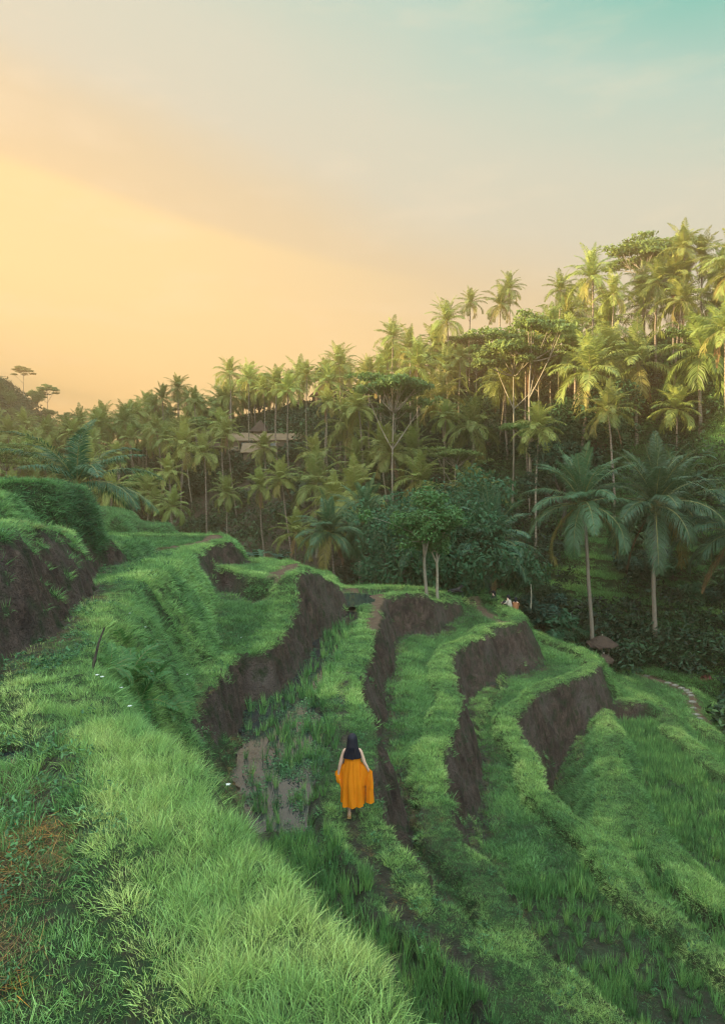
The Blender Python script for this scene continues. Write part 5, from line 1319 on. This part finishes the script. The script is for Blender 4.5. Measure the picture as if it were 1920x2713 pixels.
def thatch_umbrella(u, v, d, w, hpole, label, tilt=0.0):
    x, y, z = at_y(u, v, d); gz_ = min(ter_z(x, y), z - hpole * .5); gz_ = max(gz_, ground_z(x, y))
    e = empty('thatched_umbrella', (x, y, gz_)); tag(e, label, 'umbrella', 'brown thatched umbrellas beside the path')
    H = z - gz_; mb = MB(); mb.tube([(0, 0, -.1), (0, 0, H + .05)], .035, n=8); mb.build('pole', [M['palebark']], e)
    mb = MB(); n = 24; K = 9; g = np.random.default_rng(int(u)); V = []
    for k in range(K):
        t = k / (K - 1); r = w * t + .02
        for j in range(n):
            a = 2 * np.pi * j / n; V.append((r * math.cos(a) * (1 + .04 * g.normal()), r * math.sin(a), H + .50 * w * (1 - t ** 1.5) - .06 * t + (.05 * g.normal() if k == K - 1 else .012 * g.normal())))
    V = np.array(V); Q_ = [[k * n + j, k * n + (j + 1) % n, (k + 1) * n + (j + 1) % n, (k + 1) * n + j] for k in range(K - 1) for j in range(n)]
    mb.add(V, Q_); mb.add(V - [0, 0, .06], [q[::-1] for q in Q_]); r0 = (K - 1) * n
    mb.add(np.vstack([V[r0:], V[r0:] - [0, 0, .06]]), [[j, (j + 1) % n, n + (j + 1) % n, n + j] for j in range(n)])
    c = mb.build('canopy', [M['roof_dark']], e); c.rotation_euler = (tilt, tilt * .5, 0)
    mb = MB(); mb.ball((0, 0, H + .50 * w + .03), (.05, .05, .09), 8); mb.build('finial', [M['palebark']], e)
    mb = MB()
    for k in range(8): a = k * math.pi / 4; mb.tube([(0, 0, H + .33 * w), (w * .5 * math.cos(a), w * .5 * math.sin(a), H + .24 * w - .06), (w * .97 * math.cos(a), w * .97 * math.sin(a), H - .12)], .012, n=4)
    mb.build('ribs', [M['wood']], e)
thatch_umbrella(1594, 1704, 46.5, 1.05, 2.3, 'upper brown thatched umbrella with slim pale pole at the forest edge')
thatch_umbrella(1598, 1742, 44.5, .52, 1.3, 'lower smaller brown thatched umbrella directly beneath the upper one', .15)
thatch_umbrella(1612, 1712, 47.5, .75, 2.2, 'brown thatched umbrella half hidden behind the upper one, to its right', -.2)

# ------------------------------------------------------------------ buildings among the palms
def roof_gable(mb, c, L, W, h, ov=.4, th=.12, m=0):
    """ridge along x"""
    x0, x1 = c[0] - L / 2 - ov, c[0] + L / 2 + ov; y0, y1 = c[1] - W / 2 - ov, c[1] + W / 2 + ov; z = c[2]; s = h / (W / 2); zo = z - s * ov
    for sg, ye in ((-1, y0), (1, y1)):
        V = [(x0, ye, zo), (x1, ye, zo), (x1, c[1], z + h), (x0, c[1], z + h)]; V = np.array(V); B_ = V - [0, 0, th]
        mb.add(np.vstack([V, B_]), [[0, 1, 2, 3], [7, 6, 5, 4], [0, 4, 5, 1], [1, 5, 6, 2], [3, 2, 6, 7], [0, 3, 7, 4]], m)
def roof_hip(mb, c, L, W, h, ov=.5, m=0):
    x0, x1 = -L / 2 - ov, L / 2 + ov; y0, y1 = -W / 2 - ov, W / 2 + ov; rl = max(L / 2 - W / 2, .1)
    V = np.array([(x0, y0, 0), (x1, y0, 0), (x1, y1, 0), (x0, y1, 0), (-rl, 0, h), (rl, 0, h)]) + c
    B_ = V[:4] - [0, 0, .15]
    mb.add(np.vstack([V, B_]), [[0, 1, 5, 4], [2, 3, 4, 5], [0, 6, 7, 1], [1, 7, 8, 2], [2, 8, 9, 3], [3, 9, 6, 0], [6, 9, 8, 7]], m); o = mb.n - 10
    mb.t.append(np.array([[1, 2, 5], [3, 0, 4]]) + o); mb.mt += [m, m]
def house(name, u, v, d, L, W, H, kind, roofm, label, rz=0.0, wins=2, rh=1.4, open_=False):
    """(u, v) = middle of the eaves line"""
    d = next((q for q in np.arange(d * .85, 175, 1.0) if at_y(u, v, q)[2] - H <= ground_z(*at_y(u, v, q)[:2]) + .4), min(np.arange(80, 140, 1.0), key=lambda q: at_y(u, v, q)[2] - ground_z(*at_y(u, v, q)[:2]))); x, y, z = at_y(u, v, d); gz_ = ground_z(x, y); print('HOUSE', name, d, z - H - gz_); e = empty(name, (x, y, z - H), rz); tag(e, label, 'building', None)
    dz = max(min(gz_ - (z - H), 0), -.8) - .3
    if not open_:
        mb = MB(); mb.box((0, 0, (H + dz) / 2), (L / 2, W / 2, (H - dz) / 2)); mb.build('wall', [M['plaster']], e)
        for k in range(wins):
            wx = (k - (wins - 1) / 2) * L / wins
            mb = MB()
            for a, b, c2, d2 in ((0, .55, .5, .06), (0, -.55, .5, .06), (.5, 0, .05, .6), (-.5, 0, .05, .6), (0, 0, .03, .55)): mb.box((wx + a, -W / 2 - .04, H * .55 + b), (c2, .05, d2))
            wf = mb.build('window', [M['wood']], e); mb = MB(); mb.box((wx, -W / 2 - .012, H * .55), (.46, .01, .52)); mb.build('pane', [M['pane']], wf)
    else:
        mb = MB(); mb.box((0, 0, .1 + dz / 2), (L / 2, W / 2, .15 - dz / 2)); mb.build('floor', [M['wood']], e)
        for sx in (-1, 0, 1):
            for sy in (-1, 1): mb = MB(); mb.tube([(sx * (L / 2 - .15), sy * (W / 2 - .15), 0), (sx * (L / 2 - .15), sy * (W / 2 - .15), H)], .09, n=8); mb.build('post', [M['wood']], e)
        mb = MB(); mb.box((0, -W / 2 + .1, .9), (L / 2, .03, .04)); mb.box((0, -W / 2 + .1, .6), (L / 2, .03, .03)); mb.build('railing', [M['wood']], e)
    mb = MB()
    if kind == 'hip': roof_hip(mb, np.array([0, 0, H]), L, W, rh)
    else: roof_gable(mb, (0, 0, H), L, W, rh)
    mb.build('roof', [roofm], e)
house('long_shed', 650, 1164, 100, 4.6, 3.5, 2.4, 'gable', M['roof_tan'], 'long low shed with tan sheet roof, upper left of the shed cluster', .05, 1, 1.1)
house('long_shed', 760, 1163, 100, 7.6, 3.5, 2.4, 'gable', M['roof_tan'], 'long low shed with tan sheet roof, upper right of the shed cluster', -.03, 2, .9)
house('tin_roofed_hut', 686, 1194, 95, 4.4, 3.5, 2.2, 'gable', M['roof_tan'], 'hut with broad tan roof, lowest in the shed cluster', 0, 1, 1.2)
house('small_hut', 633, 1190, 96, 1.6, 2.5, 2.0, 'gable', M['roof_tan'], 'tiny hut squeezed left of the lowest tan roofed hut', 0, 1, .8)
house('dark_hut', 690, 1143, 103, 2.0, 3.0, 2.4, 'hip', M['roof_dark'], 'tall hut with steep dark thatch above the tan roofs', 0, 1, 1.9)
house('open_pavilion', 566, 1186, 98, 3.6, 3.0, 2.2, 'hip', M['roof_dark'], 'open sided pavilion left of the tan roofs', .05, 0, 1.2, True)
house('red_roofed_house', 858, 1048, 104, 3.4, 3.4, 1.4, 'hip', M['roof_red'], 'house with steep reddish roof showing between skyline palms', .3, 2, 2.3)
house('thatched_house', 1568, 985, 76, 4.6, 4.0, 1.6, 'hip', M['roof_dark'], 'large house with dark thatched roof among the sunlit palms at right', .15, 2, 2.4)
#house('thatched_house', 1590, 1040, 72, 4.0, 3.5, 2.4, 'gable', M['roof_dark'], 'lower dark roofed house beneath the large thatched one', .1, 2, 1.2)

# small white flowers in the grass, and the red leaved plant by the path
def flower_mesh(seed):
    g = np.random.default_rng(seed); mb = MB(); mb.tube([(0, 0, 0), (.02, 0, .14), (.03, .01, .26)], .003, n=4, m=0)
    for k in range(5):
        a = k * 2 * math.pi / 5; c, s_ = math.cos(a), math.sin(a)
        mb.add([(.03, .01, .26), (.03 + .022 * c - .012 * s_, .01 + .022 * s_ + .012 * c, .275), (.03 + .042 * c, .01 + .042 * s_, .268), (.03 + .022 * c + .012 * s_, .01 + .022 * s_ - .012 * c, .275)], [[0, 1, 2, 3]], 1)
    return mb
M['petal'] = mat('white_petal', (0.85, 0.85, 0.80), 0.6, 0.2, trans=.2)
fm = flower_mesh(3).mesh('flower', [M['leaf_light'], M['petal']])
def on_ground(u, v, h):
    x, y, z = at_h(u, v, h); a = np.linspace(.6, 1.6, 90); zz = eval_ter(x * a, y * a)[0]; k = int(np.argmax(z * a <= zz)) or 36
    return x * a[k], y * a[k], float(zz[k])
FL = ['white wild flower on the near rim of the fern hollow, right one of the pair', 'white wild flower where the pale rim grass begins, below the hollow', 'white wild flower farther down the pale grass rim, left of the soil wall', 'highest white wild flower on the left bank, above the hollow', 'white wild flower on the slope just above the ferns', 'white wild flower between the lower ferns', 'white wild flower near the lower edge of the left slope grass', 'white wild flower near the notch where two soil walls meet', 'white wild flower on the near rim of the fern hollow, left one of the pair', 'white wild flower at the grass edge closest to the woman']
for i, (u, v, h) in enumerate([(268, 1846, -2.7), (322, 1870, -2.7), (350, 1932, -2.8), (347, 1655, -3.4), (385, 1692, -3.6), (400, 1812, -3.8), (497, 1812, -4.6), (641, 1712, -5.3), (262, 1835, -2.7), (600, 2085, -2.7)]):
    p = on_ground(u, v, h); o = link(bpy.data.objects.new('wild_flower', fm)); o.location = p; o.scale = (.6, .6, .8); o.rotation_euler = (0, 0, i * 1.3); tag(o, FL[i], 'flower', 'small white wild flowers on the left bank')
M['redleaf'] = mat('red_leaf', (0.16, 0.045, 0.035), 0.55, 0.3, trans=.25)
x, y, z = at_y(1868, 1840, 45.5); gz_ = ground_z(x, y)
e = empty('red_leaved_plant', (x, y, gz_)); tag(e, 'thin plant with reddish leaves standing beyond the stepping stone path', 'plant')
mb = MB(); H_ = at_y(1864, 1800, 45.5)[2] - gz_; mb.tube([(0, 0, 0), (.1, 0, H_ * .5), (0, 0, H_)], [.05, .04, .02], n=6); mb.build('stem', [M['darkbark']], e)
V, Fq = leafy(77, [(0, 0, H_, .35, .3), (.2, .1, H_ * .82, .3, .25), (-.2, 0, H_ * .9, .25, .25)], 160, .14, .8); link(bpy.data.objects.new('leaves', mesh_np('leaves', V, Fq, [M['redleaf']])), e)
# ------------------------------------------------------------------ haze
hz = bpy.data.materials.new('haze'); hz.use_nodes = True
_n = hz.node_tree; _n.nodes.clear()
_o = _n.nodes.new('ShaderNodeOutputMaterial'); _v = _n.nodes.new('ShaderNodeVolumePrincipled')
_v.inputs['Color'].default_value = (1.0, 0.62, 0.32, 1); _v.inputs['Density'].default_value = 0.0016; _v.inputs['Anisotropy'].default_value = 0.5
_n.links.new(_v.outputs[0], _o.inputs['Volume'])
_b = MB(); _b.box((0, 0, 9), (440, 440, 30)); hzo = _b.build('haze', [hz]); tag(hzo, 'warm evening haze filling the valley', 'haze', kind='stuff')
